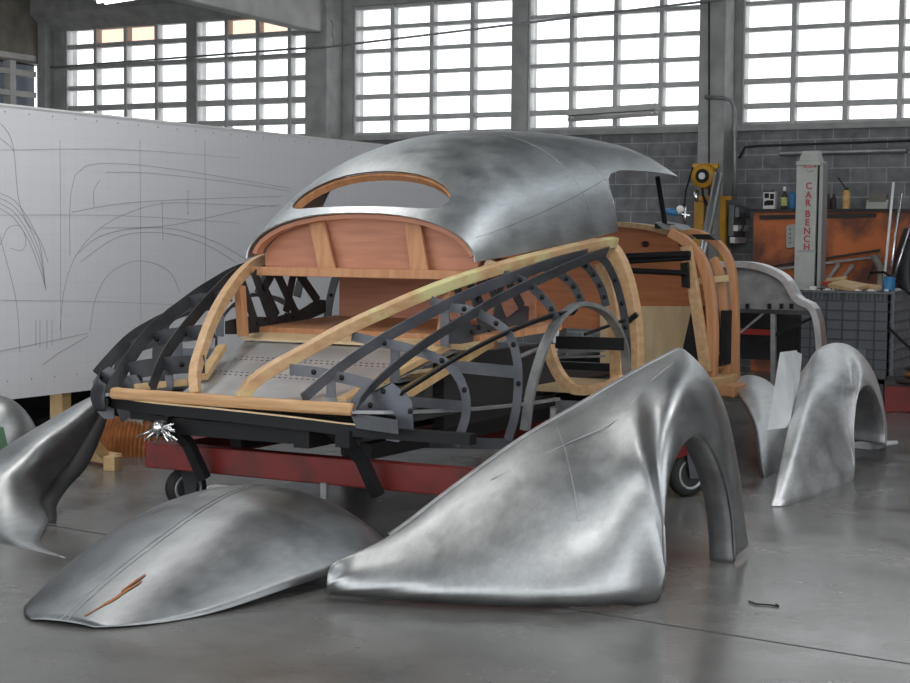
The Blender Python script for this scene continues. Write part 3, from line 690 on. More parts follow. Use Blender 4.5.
both(lambda: MB().ribbon([oy(686, 246, 3.84), oy(693, 285, 3.84), oy(700, 330, 3.84), oy(706, 372, 3.84)], .065, .05, (1, 0, 0)), 'slanted_post', M['wood_rail'], bevel=.004)
part(MB().ribbon([oy(697, 281, 4.05), oy(728, 278, 4.05)], .04, .03, (0, 0, 1)), 'spacer_block', M['wood_pale'])
part(MB().ribbon([oy(700, 384, 4.0), oy(744, 390, 4.0)], .06, .35, (0, 0, 1)), 'pillar_foot', M['wood_orange'])
def hinge(): return MB().box((.86, 4.0, .52), (.90, 4.10, .86))
both(hinge, 'hinge_plate', M['black'])
part(MB().hexa([oy(691, 234, 4.05), oy(709, 234, 4.05), oy(716, 240, 4.05), oy(697, 239, 4.05)], [p_+Vector((0, .12, .0)) for p_ in (oy(691, 234, 4.05), oy(709, 234, 4.05), oy(716, 240, 4.05), oy(697, 239, 4.05))]), 'hinge_cover', M['black'])
# firewall and dash
fwz = [(-.80, 4.2, .70), (-.80, 4.2, 1.16), (-.70, 4.2, 1.26), (-.5, 4.2, 1.33), (-.2, 4.2, 1.375), (0, 4.2, 1.385), (.2, 4.2, 1.375), (.42, 4.2, 1.345), (.6, 4.2, 1.27), (.70, 4.2, 1.16), (.72, 4.2, .70)]
part(MB().prism(fwz, (0, .02, 0)), 'firewall', M['wood_firewall'])['label'] = 'orange plywood firewall'
part(MB().ribbon(spline([(-.66, 4.1, 1.285), (-.4, 4.12, 1.36), (0, 4.13, 1.40), (.3, 4.12, 1.385), (.50, 4.1, 1.345)], 20), .03, .16, (0, 0, 1)), 'cowl_rail', M['wood_rail'])
part(MB().hexa([oy(655, 222, 3.9), oy(676, 226, 3.9), oy(682, 230, 3.9), oy(662, 228, 3.9)], [p_+Vector((0, .2, .01)) for p_ in (oy(655, 222, 3.9), oy(676, 226, 3.9), oy(682, 230, 3.9), oy(662, 228, 3.9))]), 'cowl_corner_plate', M['alu_in'])
part(MB().prism([oy(690, 306, 4.17), oy(704, 306, 4.17), oy(704, 375, 4.17), oy(676, 375, 4.17)], (0, .012, 0)), 'kick_panel', M['black_matte'])
part(MB().prism([oy(600, 306, 4.165), oy(692, 306, 4.165), oy(676.5, 375, 4.165), oy(600, 375, 4.165)], (0, .012, 0)), 'toe_board', M['wood_pale'])
for a, b, c in (((614, 257), (690, 254), .022), ((622, 262), (690, 258), .014), ((622, 270), (686, 273), .018)):
    part(MB().tube([oy(*a, 3.7), oy(*b, 3.7)], c), 'dash_tube', M['black'])
for q in ((646, 244), (682, 243)): part(MB().lathe([(.02, 0), (.02, .02), (.012, .03)], oy(*q, 4.19), (0, -1, 0), 12), 'rubber_grommet', M['rubber'])
part(MB().prism([oy(680, 263, 3.72), oy(687, 262, 3.72), oy(688, 288, 3.72), oy(682, 287, 3.72)], (0, .04, 0)), 'tube_bracket', M['black'])
part(MB().tube([oy(657.5, 177, 3.78), oy(665, 224, 3.95)], .016), 'windscreen_pillar', M['black'])
part(MB().cbox(oy(665, 226, 3.95), (.10, .1, .03)), 'pillar_shoe', M['black'])
part(MB().ribbon([oy(394, 400, .5), oy(488, 342, 1.3)], .07, .035, (1, 0, 0)), 'floor_batten', M['wood_light'], bevel=.003)
part(MB().hexa([oy(560, 256, 2.0), oy(598, 246, 2.2), oy(598, 238, 2.2), oy(560, 248, 2.0)], [p_+Vector((-.03, 0, 0)) for p_ in (oy(560, 256, 2.0), oy(598, 246, 2.2), oy(598, 238, 2.2), oy(560, 248, 2.0))]), 'rail_packing', M['wood_pale'])
for a, b in (((548, 245), (556, 258)), ((560, 240), (566, 256)), ((486, 262), (500, 270))): part(MB().ribbon([oy(*a, 1.9 if a[0] > 500 else 1.2), oy(*b, 1.9 if a[0] > 500 else 1.2)], .045, .02, (1, 0, 0)), 'rail_tab', M['wood_pale'])

# --- chassis ------------------------------------------------------------------------
def rl(): return MB().box((.34, .02, .40), (.42, 5.75, .49))
both(rl, 'chassis_rail', M['black'])
for y in (.05, 1.2, 2.6, 4.1, 5.6): part(MB().box((-.38, y, .41), (.38, y+.07, .48)), 'chassis_crossmember', M['black'])
part(MB().box((-.62, .10, .455), (1.15, .16, .50)), 'chassis_outrigger', M['black'])
part(MB().box((-.70, 2.5, .40), (.85, 2.58, .46)), 'chassis_outrigger', M['black'])
tl = spline([(-.67, .03, .535), (-.4, -.03, .53), (0, -.05, .525), (.4, -.03, .51), (.65, .03, .49), (.80, .15, .475)], 24)
part(MB().ribbon(tl, .05, .006, (0, 0, 1)), 'tail_apron', M['black'])
part(MB().ribbon([p_+Vector((0, -.004, .027)) for p_ in tl], .006, .012, (0, 0, 1)), 'apron_edge', M['wood_pale'])
for x in (-.30, .62): part(MB().ribbon([(x-.12, .05, .50), (x, .12, .36), (x+.06, .16, .20)], .05, .04, (1, 0, 0)), 'support_strut', M['black'])
part(MB().cbox((.60, .03, .455), (.07, .06, .07)), 'strut_clamp', M['black'])
part(MB().box((-.5, .2, .47), (.6, 3.6, .475)), 'underfloor', M['black_matte'])
# --- front bulkhead (rimmed grey panel ahead of the cowl) ---------------------------
YF = 5.7
rim = [oy(a, b, YF) for a, b in [(722, 264), (735, 264), (748, 264.5), (762, 267), (775, 272), (786, 279), (792, 288), (797, 297), (803, 302), (812, 306), (818, 318), (821, 340), (822, 365), (822, 395), (822, 418)]]
rs = spline(rim, 40); rl_ = [Vector((-p.x, p.y, p.z)) for p in reversed(rs)]
part(MB().ribbon(rs, .045, .14, lambda i: Vector((-(rs[min(i+1, 39)]-rs[max(i-1, 0)]).z, 0, (rs[min(i+1, 39)]-rs[max(i-1, 0)]).x))), 'bulkhead_rim', M['alu_bright'])
mrs = [Vector((-p.x, p.y, p.z)) for p in rs]
part(MB().ribbon(mrs, .045, .14, lambda i: Vector((-(mrs[min(i+1, 39)]-mrs[max(i-1, 0)]).z, 0, (mrs[min(i+1, 39)]-mrs[max(i-1, 0)]).x))), 'bulkhead_rim', M['alu_bright'])
zb = oy(760, 309, YF).z
top_ = [p for p in rs if p.z > zb]; xe = top_[-1].x
poly = [Vector((-xe, YF, zb))]+[Vector((-p.x, YF, p.z-.01)) for p in reversed(top_)]+[Vector((p.x, YF, p.z-.01)) for p in top_]+[Vector((xe, YF, zb))]
part(MB().prism(poly, (0, .01, 0)), 'bulkhead_panel', M['steel_grey'])
part(MB().box((-xe, YF-.02, zb-.03), (xe, YF+.01, zb)), 'bulkhead_flange', M['steel'])
for px in (747, 769, 781, 791): part(MB().box(oy(px, 308, YF-.03)-Vector((.012, 0, .004)), oy(px, 304, YF-.03)+Vector((.012, .02, .004))), 'flange_clip', M['black'])
part(MB().ribbon([oy(773.5, 310, YF), oy(773.5, 385, YF)], .035, .035, (1, 0, 0)), 'bulkhead_post', M['steel_grey'])
part(MB().ribbon([oy(741, 332, YF), oy(765, 312, YF)], .016, .016, (1, 0, 0)), 'bulkhead_brace', M['steel_grey'])
part(MB().ribbon([oy(741, 350, YF), oy(812, 318, YF)], .02, .02, (1, 0, 0)), 'bulkhead_brace', M['black'])
def ww(): return MB().box((.62, 5.6, .35), (.64, 6.2, .80))
inner = [p+Vector((-.03, .25, 0)) for p in rs[22:]]
part(MB().grid([[p for p in rs[22:]], [p+Vector((-.16, .40, 0)) for p in rs[22:]]]), 'bulkhead_cheek', M['black_matte'], solid=.006)
part(MB().box((-.4, 6.1, .40), (.75, 6.15, .80)), 'radiator', M['black_matte'])
part(MB().box((.30, 5.9, .60), (.62, 5.96, .64)), 'radiator_cap_rail', M['red_bright'])

# ================================================================== TROLLEY under the car
tr = thing('red_trolley', 'red steel trolley on casters carrying the car body', 'trolley', (.3, 1.2, 0))
MB().box((-.635, .22, .215), (1.42, .30, .335)).build('cross_beam', M['red'], tr, bevel=.006)
MB().box((-.635, 2.05, .215), (1.42, 2.13, .335)).build('cross_beam', M['red'], tr, bevel=.006)
MB().box((-.635, .30, .225), (-.55, 2.05, .325)).build('side_beam', M['red'], tr)
MB().box((1.33, .30, .225), (1.42, 2.05, .325)).build('side_beam', M['red'], tr)
for x in (-.2, .5): MB().box((x, .3, .33), (x+.06, 2.13, .40)).build('bearer', M['black'], tr)
tab = MB().box((.36, .2, .15), (.39, .22, .225)); tab.build('hook_tab', M['steel_grey'], tr)
for x, y in ((-.55, .42), (1.38, 2.03), (-.59, 2.03), (1.2, .34)):
    R = .10 if x < 0 else .118
    wl = MB().lathe([(.02, -.035), (R*.72, -.035), (R*.95, -.028), (R, -.012), (R, .012), (R*.95, .028), (R*.72, .035), (.02, .035)], (x, y, R), (1, -.6, 0), 28).build('caster', M['rubber'], tr, smooth=True)
    ax = Vector((1, -.6, 0)).normalized()
    MB().lathe([(R*.68, .030), (R*.70, .038), (R*.62, .040), (R*.55, .034), (.02, .034)], (x, y, R), ax, 28).build('hub', M['steel_grey'], wl, smooth=True)
    c_ = Vector((x, y, R)); pl = MB(); side = ax.cross(Vector((0, 0, 1)))
    for s in (-1, 1):
        o_ = c_+ax*.052*s
        pl.hexa([o_-side*.025-Vector((0, 0, .02)), o_+side*.025-Vector((0, 0, .02)), o_+side*.025+ax*.006-Vector((0, 0, .02)), o_-side*.025+ax*.006-Vector((0, 0, .02))],
                [o_-side*.05+Vector((0, 0, .225-R)), o_+side*.05+Vector((0, 0, .225-R)), o_+side*.05+ax*.006+Vector((0, 0, .225-R)), o_-side*.05+ax*.006+Vector((0, 0, .225-R))])
    pl.build('fork', M['steel'], wl)

# ================================================================== LOOSE PANELS ON THE FLOOR
# --- right rear fender (foreground)
rf = thing('rear_fender', 'large bare aluminium rear fender standing on the floor nearest the viewer', 'fender', (1.7, 0, 0))
V_ = Vector
AB = [  # mounting edge, outer edge, fullness of the section between them, how far the plan path swings to the rear
 ((1.105, -.855, .130), (1.105, -.89, .06), 2.0, None),
 ((1.215, -.63, .208), (1.285, -.85, .06), 1.7, None),
 ((1.33, -.38, .351), (1.57, -.775, .06), 1.45, None),
 ((1.47, -.076, .518), (1.85, -.66, .06), 1.4, (1.70, -.42)),
 ((1.60, .20, .64), (2.06, -.49, .06), 1.45, (1.91, -.28)),
 ((1.68, .385, .718), (2.14, -.278, .05), 1.5, (2.03, -.34)),
 ((1.735, .50, .768), (2.145, -.277, .31), 1.5, (2.075, -.32)),
 ((1.785, .61, .81), (2.145, -.205, .475), 1.55, (2.095, -.22)),
 ((1.82, .69, .838), (2.145, -.06, .563), 1.65, (2.10, -.03)),
 ((1.845, .714, .835), (2.145, .10, .562), 1.7, (2.09, .22)),
 ((1.90, .735, .765), (2.145, .25, .475), 1.8, (2.10, .42)),
 ((1.98, .745, .62), (2.145, .385, .345), 1.9, (2.11, .57)),
 ((2.06, .755, .34), (2.145, .475, .19), 2.0, (2.13, .66)),
 ((2.12, .755, .036), (2.145, .53, .034), 2.0, (2.14, .68))]
FR = []
for A_, B_, p_, K_ in AB:
    A_, B_ = V_(A_), V_(B_); r = []
    K_ = V_((*K_, 0)) if K_ else (A_+B_)/2
    for k in range(13):
        th = (pi/2)*k/12; q = sin(th)**(2/p_); h_ = cos(th)**(2/p_)
        w_ = A_*(1-q)**2+K_*2*q*(1-q)+B_*q*q
        r.append(V_((w_.x, w_.y, B_.z+(A_.z-B_.z)*h_)))
    if B_.y < -.3: r += [r[-1]+V_((-.012, .015, -.028)), r[-1]+V_((-.035, .05, -.045))]
    elif B_.z < .1: r += [r[-1]+V_((-.004, .0, -.02)), r[-1]+V_((-.01, .0, -.038))]
    else: r += [r[-1]+V_((-.003, .002, -.002)), r[-1]+V_((-.008, .004, -.004))]
    FR.append(r)
fg = loft(FR, 8, 36)
sk = MB().grid(fg).build('skin', M['alu'], rf, smooth=True, solid=.006, off=0)
edge = [r[-1] for r in fg[5*8:]]
MB().grid([edge, [p+V_((-.035, 0, 0)) for p in edge], [p+V_((-.10, 0, .0)) for p in edge]]).build('wheel_arch_flange', M['alu_in'], rf, smooth=True, solid=.004)
top_edge = [r[0] for r in fg[8:9*8]]
MB().grid([top_edge, [p+V_((-.02, .012, .004)) for p in top_edge]]).build('mounting_flange', M['alu_in'], rf, smooth=True, solid=.004)
ws = MB()
def on_fender(u, v):
    i = int(min(u*(len(fg)-1), len(fg)-1)); j = int(min(v*35, 35)); return fg[i][j]
P = spline([fg[i][j]+V_((.003, -.003, .004)) for i, j in ((20, 7), (28, 9), (36, 11), (44, 12), (52, 13), (60, 13))], 40); ws.ribbon(P, .003, .002, (.5, -.5, .7))
P = [fg[28][j]+V_((.002, -.004, .003)) for j in range(2, 24)]; ws.ribbon(P, .004, .002, (.5, .5, .2))
ws.build('weld_seam', M['alu_in'], rf)
tubething('wire_scrap', [oz(749, 601, .004), oz(756, 604, .004), oz(768, 604.5, .004), oz(779, 606, .004), oz(776, 604, .004)], .003, M['black'], 'short scrap of thin wire on the open floor', 'wire')
# --- trunk lid
tl_ = thing('trunk_lid', 'pear shaped aluminium trunk lid with centre seam lying on the floor', 'trunk lid', (.4, -.9, 0))
LID_W = [(0, .13), (.04, .21), (.12, .30), (.3, .42), (.5, .52), (.7, .575), (.85, .555), (.95, .45), (1, .30)]
LID_C = [(0, .015), (.15, .10), (.35, .19), (.55, .265), (.72, .295), (.86, .27), (1, .17)]
LID_E = [(0, .008), (.2, .006), (.45, .045), (.7, .06), (.9, .05), (1, .04)]
A0, A1 = V_((.54, -1.63, 0)), V_((.40, -.02, 0))
ad = (A1-A0); an = V_((ad.y, -ad.x, 0)).normalized()
rows = []
for i in range(41):
    s = i/40; w = interp(LID_W, s); c = interp(LID_C, s); e = interp(LID_E, s); r = []
    for j in range(31):
        q = -1+2*j/30; z = e+(c-e)*(1-abs(q)**2.2)
        r.append(A0+ad*s+an*(w*q)+V_((0, 0, z)))
    rows.append(r)
lid = MB().grid(rows).build('skin', M['alu_lid'], tl_, smooth=True, solid=.005, off=0)
sm = MB()
for d_ in (-.012, .012): sm.tube([r[15]+an*d_+V_((0, 0, .002)) for r in rows], .0035, 6)
sm.build('centre_seam', M['alu_lid'], tl_, smooth=True)
ru = MB()
for k in range(3):
    s0 = 1+k*2; ru.ribbon([rows[i][20-k//2]+an*.006*k+V_((0, 0, .004)) for i in range(s0, s0+6-k)], [.004+.012*random.random() for i in range(6-k)], .001, an)
ru.build('rust_streak', M['rust'], tl_)['label'] = 'orange rust streaks'
# --- left rear fender
lf = thing('rear_fender', 'aluminium rear fender at the left edge, its arched side facing right', 'fender', (-1.0, -.2, 0))
def LP(px, py, y): return oy(px, py, y)
LF = [
 [LP(-40, 553, -.55), LP(-10, 545, -.68), LP(15, 549, -.75), LP(33, 553, -.78), LP(50, 556, -.78), LP(66, 558, -.775)],
 [LP(-60, 530, -.45), LP(-20, 520, -.58), LP(10, 530, -.66), LP(27, 538, -.68), LP(36, 543, -.66), LP(40, 544, -.62)],
 [LP(-70, 505, -.35), LP(-30, 493, -.50), LP(8, 500, -.55), LP(30, 512, -.50), LP(42, 518, -.40), LP(48, 522, -.28)],
 [LP(-60, 480, -.25), LP(-30, 468, -.40), LP(0, 470, -.46), LP(24, 480, -.40), LP(36, 492, -.28), LP(42, 503, -.15)],
 [LP(-25, 466, -.10), LP(0, 451, -.22), LP(20, 452, -.30), LP(38, 460, -.25), LP(47, 472, -.12), LP(50, 484, .0)],
 [LP(15, 441, .03), LP(30, 431.5, -.05), LP(42, 434, -.12), LP(54, 442, -.08), LP(62, 452, .0), LP(66, 466, .1)],
 [LP(48, 421, .22), LP(58, 415, .16), LP(66, 416, .12), LP(73, 421, .12), LP(79, 430, .18), LP(82, 442, .24)],
 [LP(78, 403.5, .38), LP(82, 401, .36), LP(87, 401, .34), LP(92, 403, .34), LP(96, 408, .36), LP(98, 416, .4)],
 [LP(97, 394, .48), LP(99, 393, .48), LP(102, 394, .48), LP(104, 395.5, .48), LP(106, 397, .49), LP(107, 399, .5)]]
LF = [[q*.6+(r[0].lerp(r[-1], i/(len(r)-1)))*.4 if 0 < i < len(r)-1 else q for i, q in enumerate(r)] for r in LF]
lg = loft(LF, 6, 22)
MB().grid(lg).build('skin', M['alu'], lf, smooth=True, solid=.006)
le = [r[-1] for r in lg[12:]]
MB().grid([[p+V_((.05, .08, -.02))*(k_*sin(pi*min(1, .12+.88*i_/len(le)))) for i_, p in enumerate(le)] for k_ in (0, .5, 1)]).build('inner_flange', M['black_matte'], lf, smooth=True, solid=.004)  # black on an aluminium edge, painting in the shade inside the fender
# --- front fender, right
ff = thing('front_fender', 'aluminium front fender at the right with a bent flange on its rear edge', 'fender', (1.9, 2.8, 0))
FX = 1.93
def FP(px, py, x): return ox(px, py, x)
F2 = [
 [FP(797, 378, 1.60), FP(796, 400, 1.68), FP(788, 430, 1.76), FP(779, 470, 1.82), FP(771, 506, 1.85)],
 [FP(806, 366, 1.62), FP(806, 395, 1.76), FP(802, 430, 1.84), FP(796, 468, 1.89), FP(788, 505, 1.91)],
 [FP(815, 352, 1.62), FP(824, 385, 1.80), FP(824, 425, 1.88), FP(822, 462, 1.92), FP(820, 497, 1.95)],
 [FP(824, 346, 1.62), FP(838, 376, 1.82), FP(844, 412, 1.91), FP(848, 450, 1.95), FP(852, 482, 1.97)],
 [FP(835, 343, 1.62), FP(848, 368, 1.80), FP(852, 395, 1.90), FP(853, 412, 1.95), FP(853.5, 428, 1.97)],
 [FP(848, 345, 1.60), FP(855, 358, 1.77), FP(858, 371, 1.88), FP(858.5, 383, 1.94), FP(858, 395, 1.965)],
 [FP(861, 354, 1.58), FP(865, 361.5, 1.73), FP(866.5, 369.5, 1.85), FP(867, 377, 1.92), FP(866.5, 385, 1.965)],
 [FP(872, 370, 1.57), FP(875, 375.5, 1.70), FP(876, 381, 1.82), FP(875.5, 386, 1.91), FP(874, 391, 1.96)],
 [FP(881, 395, 1.57), FP(882, 399, 1.70), FP(882.5, 403, 1.82), FP(882, 406, 1.91), FP(881, 409, 1.96)],
 [FP(885, 420, 1.58), FP(886, 425, 1.70), FP(886.5, 428, 1.82), FP(886, 430, 1.92), FP(884, 430, 1.96)],
 [FP(884, 444, 1.62), FP(885, 445, 1.72), FP(886, 446, 1.82), FP(886, 446, 1.92), FP(884, 444, 1.96)]]
f2 = loft(F2, 6, 28)
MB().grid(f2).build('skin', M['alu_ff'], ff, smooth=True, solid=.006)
e2 = [r[-1] for r in f2[3*6:]]
MB().grid([e2, [p+V_((-.05, .02, 0)) for p in e2], [p+V_((-.30, .06, .01)) for p in e2]]).build('wheel_arch_flange', M['alu_in'], ff, smooth=True, solid=.004)
# valance under the arch
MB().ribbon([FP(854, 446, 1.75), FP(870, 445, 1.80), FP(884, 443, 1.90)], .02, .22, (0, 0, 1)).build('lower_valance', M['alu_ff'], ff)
q = [FP(780, 352, 1.62), FP(793, 350.5, 1.62), FP(786, 428, 1.74), FP(767, 430, 1.70)]
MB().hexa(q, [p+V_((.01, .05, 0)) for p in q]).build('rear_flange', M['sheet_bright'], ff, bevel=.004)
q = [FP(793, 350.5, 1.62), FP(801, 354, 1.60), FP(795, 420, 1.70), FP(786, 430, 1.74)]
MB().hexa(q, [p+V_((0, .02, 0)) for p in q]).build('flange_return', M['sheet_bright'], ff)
# --- front fender, left (partly behind)
f3 = thing('front_fender', 'bare aluminium front fender behind the hinge pillar, partly hidden', 'fender', (1.3, 3.0, 0))
F3 = [[oy(736, 378, 4.3), oy(738, 392, 3.9), oy(748, 408, 3.6), oy(757, 430, 3.3), oy(761, 460, 3.0), oy(766, 484, 2.8)],
      [oy(750, 375, 4.4), oy(755, 388, 4.0), oy(763, 406, 3.7), oy(769, 430, 3.4), oy(771, 460, 3.1), oy(773, 482, 2.95)],
      [oy(766, 380, 4.5), oy(774, 392, 4.2), oy(780, 410, 3.9), oy(784, 432, 3.6), oy(784, 458, 3.4), oy(783, 474, 3.25)],
      [oy(780, 392, 4.6), oy(788, 402, 4.4), oy(793, 416, 4.2), oy(796, 435, 4.0), oy(796, 452, 3.8), oy(795, 462, 3.7)]]
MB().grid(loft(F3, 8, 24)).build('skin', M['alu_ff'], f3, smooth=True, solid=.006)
e3 = spline(F3[0], 20); MB().grid([e3, [p+V_((-.05, .10, 0)) for p in e3]]).build('wheel_arch_flange', M['alu_in'], f3, smooth=True, solid=.004)
# --- domed panel at the far left
fl_ = thing('front_fender', 'domed aluminium fender end at the far left edge below the board, green cloth beside it', 'fender', (-1.9, .6, 0))
c0 = oz(-6, 470, .0); dm = []
for i in range(13):
    a_ = (pi/2)*i/12; dm.append([c0+V_((.27*cos(a_)*cos(b_), .27*cos(a_)*sin(b_), .415*sin(a_))) for b_ in [2*pi*k/28 for k in range(29)]])
MB().grid(dm).build('skin', M['alu'], fl_, smooth=True, solid=.005)
gp = [oz(-14, 462, .0), oz(10, 462, .0), oz(6, 430, .0), oz(-14, 430, .0)]
tag(MB().hexa([V_((-1.55, .13, 0)), V_((-1.49, .10, 0)), V_((-1.42, .22, 0)), V_((-1.48, .25, 0))], [V_((-1.66, .16, .34)), V_((-1.62, .13, .34)), V_((-1.55, .25, .34)), V_((-1.59, .28, .34))]).build('green_board', M['green']), 'dark green board leaning by the domed panel at the left edge', 'board')

# ================================================================== STUFF BEHIND THE LEFT FENDER
# ribbed brown bellows-like block
rb = thing('ribbed_block', 'rusty brown ribbed dome shaped block on the floor below the tail', 'block', oz(128, 452, 0))
cb = oz(127, 452, 0); axd = V_((rt0.x, rt0.y, 0)); dpt = V_((fw.x, fw.y, 0)).normalized()
bm2 = MB(); R_ = []
NS = 38
for i in range(NS+1):
    s = -1+2*i/NS; hh = .225*max(0.02, 1-abs(s)**2.6)**.55; k = 1 if i % 2 else .93
    dd = .24*max(0.02, 1-abs(s)**2.6)**.5*k
    R_.append([cb+axd*(.225*s)+dpt*(dd*cos(a_))+V_((0, 0, hh*k*max(0, sin(a_)))) for a_ in [pi*j/12 for j in range(13)]])
bm2.grid(R_).build('ribbed_shell', M['rust'], rb, smooth=False)
MB().box(cb-V_((.18, .12, 0)), cb+V_((.12, .12, .03))).build('base', M['cab_dark'], rb)
# wooden trestle
ws_ = thing('wooden_trestle', 'small wooden trestle of pale battens beside the brown ribbed block', 'trestle', oz(105, 470, 0))
b0, b1 = oz(78, 461, 0)+V_((0, 0, .05)), oz(118, 468, 0)+V_((0, 0, .05))
MB().ribbon([b0, b1], .06, .06, (0, 0, 1)).build('batten', M['wood_light'], ws_, bevel=.003)
MB().ribbon([oz(84, 470, 0)+V_((0, 0, .225)), oz(106, 467, 0)+V_((0, 0, .06))], .05, .04, (1, 0, 0)).build('batten', M['wood_light'], ws_, bevel=.003)
e_ = oz(113, 470, 0); MB().box(e_+V_((-.04, -.035, 0)), e_+V_((.04, .035, .08))).build('foot_block', M['wood_light'], ws_, bevel=.003)
# bundle of bright spindles hanging below the tail
spn = thing('spindle_bundle', 'bundle of bright metal spindles below the left of the tail bar', 'spindles', oy(158, 428, -.03))
hc = oy(160, 427, -.03)
MB().lathe([(.02, -.04), (.03, -.02), (.03, .02), (.02, .04)], hc, (0, 1, 0), 12).build('hub', M['light_metal'], spn, smooth=True)
for k in range(16):
    a_ = random.uniform(-2.9, .7); l_ = random.uniform(.05, .13); d_ = V_((cos(a_)*.9, random.uniform(-.4, .3), sin(a_)*.9)).normalized()
    MB().tube([hc+d_*.015, hc+d_*l_], .006, 6).build('spindle', M['light_metal'], spn, smooth=True)
tag(MB().hexa([oz(118, 455, 0), oz(140, 455, 0), oz(140, 452, 0), oz(118, 452, 0)], [oz(118, 455, 0)+V_((0, .1, .42)), oz(136, 455, 0)+V_((0, .1, .42)), oz(136, 452, 0)+V_((0, .1, .42)), oz(118, 452, 0)+V_((0, .1, .42))]).build('metal_plate', M['concrete_beige']), 'dull brown plate standing behind the ribbed block', 'plate')
tag(MB().box(oz(204, 489, 0), oz(204, 489, 0)+V_((.16, .10, .012))).build('scrap_sheet', M['paper']), 'small pale scrap of sheet on the floor under the trolley', 'scrap')

# ================================================================== RIGHT BACKGROUND
# --- lift post
PY = 8.6
t = thing('lift_post', 'tall grey steel post lettered in red, standing before the orange cabinet', 'post', (.12, PY, 0))
pw = lambda z: .15-.012*(z-1.0)
def postq(y, z, w0, w1): return [(.10+w0, y, z), (.10+w1, y, z)]
xl = lambda z: -.075+.02*(z-1)*-1.0-.0; 
x0t, x1t, x0b, x1b = oy(796.5, 160, PY).x, oy(817.5, 160, PY).x, oy(794, 300, PY).x, oy(813.5, 300, PY).x
ztop = oy(810, 163, PY).z
bot = lambda a, b: b+(b-a)*((oy(800, 300, PY).z)/(ztop-oy(800, 300, PY).z))
q0 = [(bot(x0t, x0b)-.01, PY, 0), (bot(x1t, x1b)-.0, PY, 0), (bot(x1t, x1b), PY+.16, 0), (bot(x0t, x0b)-.01, PY+.16, 0)]
q1 = [(x0t, PY, ztop), (x1t, PY, ztop), (x1t, PY+.16, ztop), (x0t, PY+.16, ztop)]
MB().hexa(q0, q1).build('column', M['post'], t, bevel=.006)
c0_, c1_ = oy(796, 163, PY-.03), oy(820, 163, PY-.03)
MB().hexa([(c0_.x, PY-.03, ztop-.02), (c1_.x, PY-.03, ztop-.02), (c1_.x, PY+.2, ztop-.02), (c0_.x, PY+.2, ztop-.02)], [(c0_.x, PY-.03, ztop+.02), (c1_.x, PY-.03, ztop+.02), (c1_.x, PY+.2, ztop+.02), (c0_.x, PY+.2, ztop+.02)]).build('cap_plate', M['post'], t, bevel=.006)
zt = oy(810, 150.5, PY).z
MB().hexa([(c0_.x+.02, PY-.02, ztop+.02), (c1_.x-.02, PY-.02, ztop+.02), (c1_.x-.02, PY+.18, ztop+.02), (c0_.x+.02, PY+.18, ztop+.02)], [(c0_.x+.045, PY, zt), (c1_.x-.045, PY, zt), (c1_.x-.045, PY+.15, zt), (c0_.x+.045, PY+.15, zt)]).build('cap', M['post'], t, bevel=.006)
g0, g1 = oy(823, 164, PY+.02), oy(822, 310, PY+.02)
MB().hexa([(x1b-.005, PY+.03, 0), (x1b+.025, PY+.03, 0), (x1b+.025, PY+.15, 0), (x1b-.005, PY+.15, 0)], [(x1t-.005, PY+.03, ztop), (x1t+.025, PY+.03, ztop), (x1t+.025, PY+.15, ztop), (x1t-.005, PY+.15, ztop)]).build('slot', M['black'], t)
MB().hexa([(x1b+.02, PY+.01, 0), (x1b+.055, PY+.01, 0), (x1b+.055, PY+.17, 0), (x1b+.02, PY+.17, 0)], [(x1t+.02, PY+.01, ztop), (x1t+.05, PY+.01, ztop), (x1t+.05, PY+.17, ztop), (x1t+.02, PY+.17, ztop)]).build('guide_rail', M['post_side'], t)
def letters(txt, pos, size, mt, parent, name, xdir=(1, 0, 0)):
    cu = bpy.data.curves.new('text', 'FONT'); cu.body = txt; cu.size = size; cu.extrude = .002; cu.offset = .0016; cu.align_x = 'CENTER'; cu.align_y = 'CENTER'
    o = bpy.data.objects.new('text', cu); C.objects.link(o)
    bpy.context.view_layer.update(); dg = bpy.context.evaluated_depsgraph_get()
    me = bpy.data.meshes.new_from_object(o.evaluated_get(dg)); bpy.data.objects.remove(o)
    me.transform(Matrix.Rotation(pi/2, 4, 'X')); me.transform(Matrix.Translation(Vector(pos)))
    me.materials.clear(); me.materials.append(mt)
    q_ = bpy.data.objects.new(name, me); C.objects.link(q_); place(q_, parent); return q_
for ch, py in zip('CAR', (186, 195, 203)): letters(ch, oy(809-(py-186)*.06, py, PY-.004), .085, M['letter'], t, 'letter')
for ch, py in zip('BENCH', (214, 222.5, 231, 239, 247)): letters(ch, oy(807.6-(py-214)*.03, py, PY-.004), .085, M['letter'], t, 'letter')
pp = oy(810, 165.5, PY-.003); pl = MB().cbox(pp, (.11, .004, .032)).build('badge', M['letter'], t)
for k in range(5): MB().cbox(pp+V_((-.036+k*.018, -.003, 0)), (.010, .002, .016)).build('badge_mark', M['paper'], pl)
pp = oy(810, 171, PY-.003); MB().ribbon([pp+V_((-.03, 0, .01)), pp+V_((0, 0, -.008)), pp+V_((.03, 0, .01))], .006, .003, (0, 0, 1)).build('emblem', M['box_grey'], t)
MB().ribbon([oy(798, 251, PY-.003), oy(816, 251, PY-.003)], .02, .004, (0, 0, 1)).build('label_strip', M['post_side'], t)
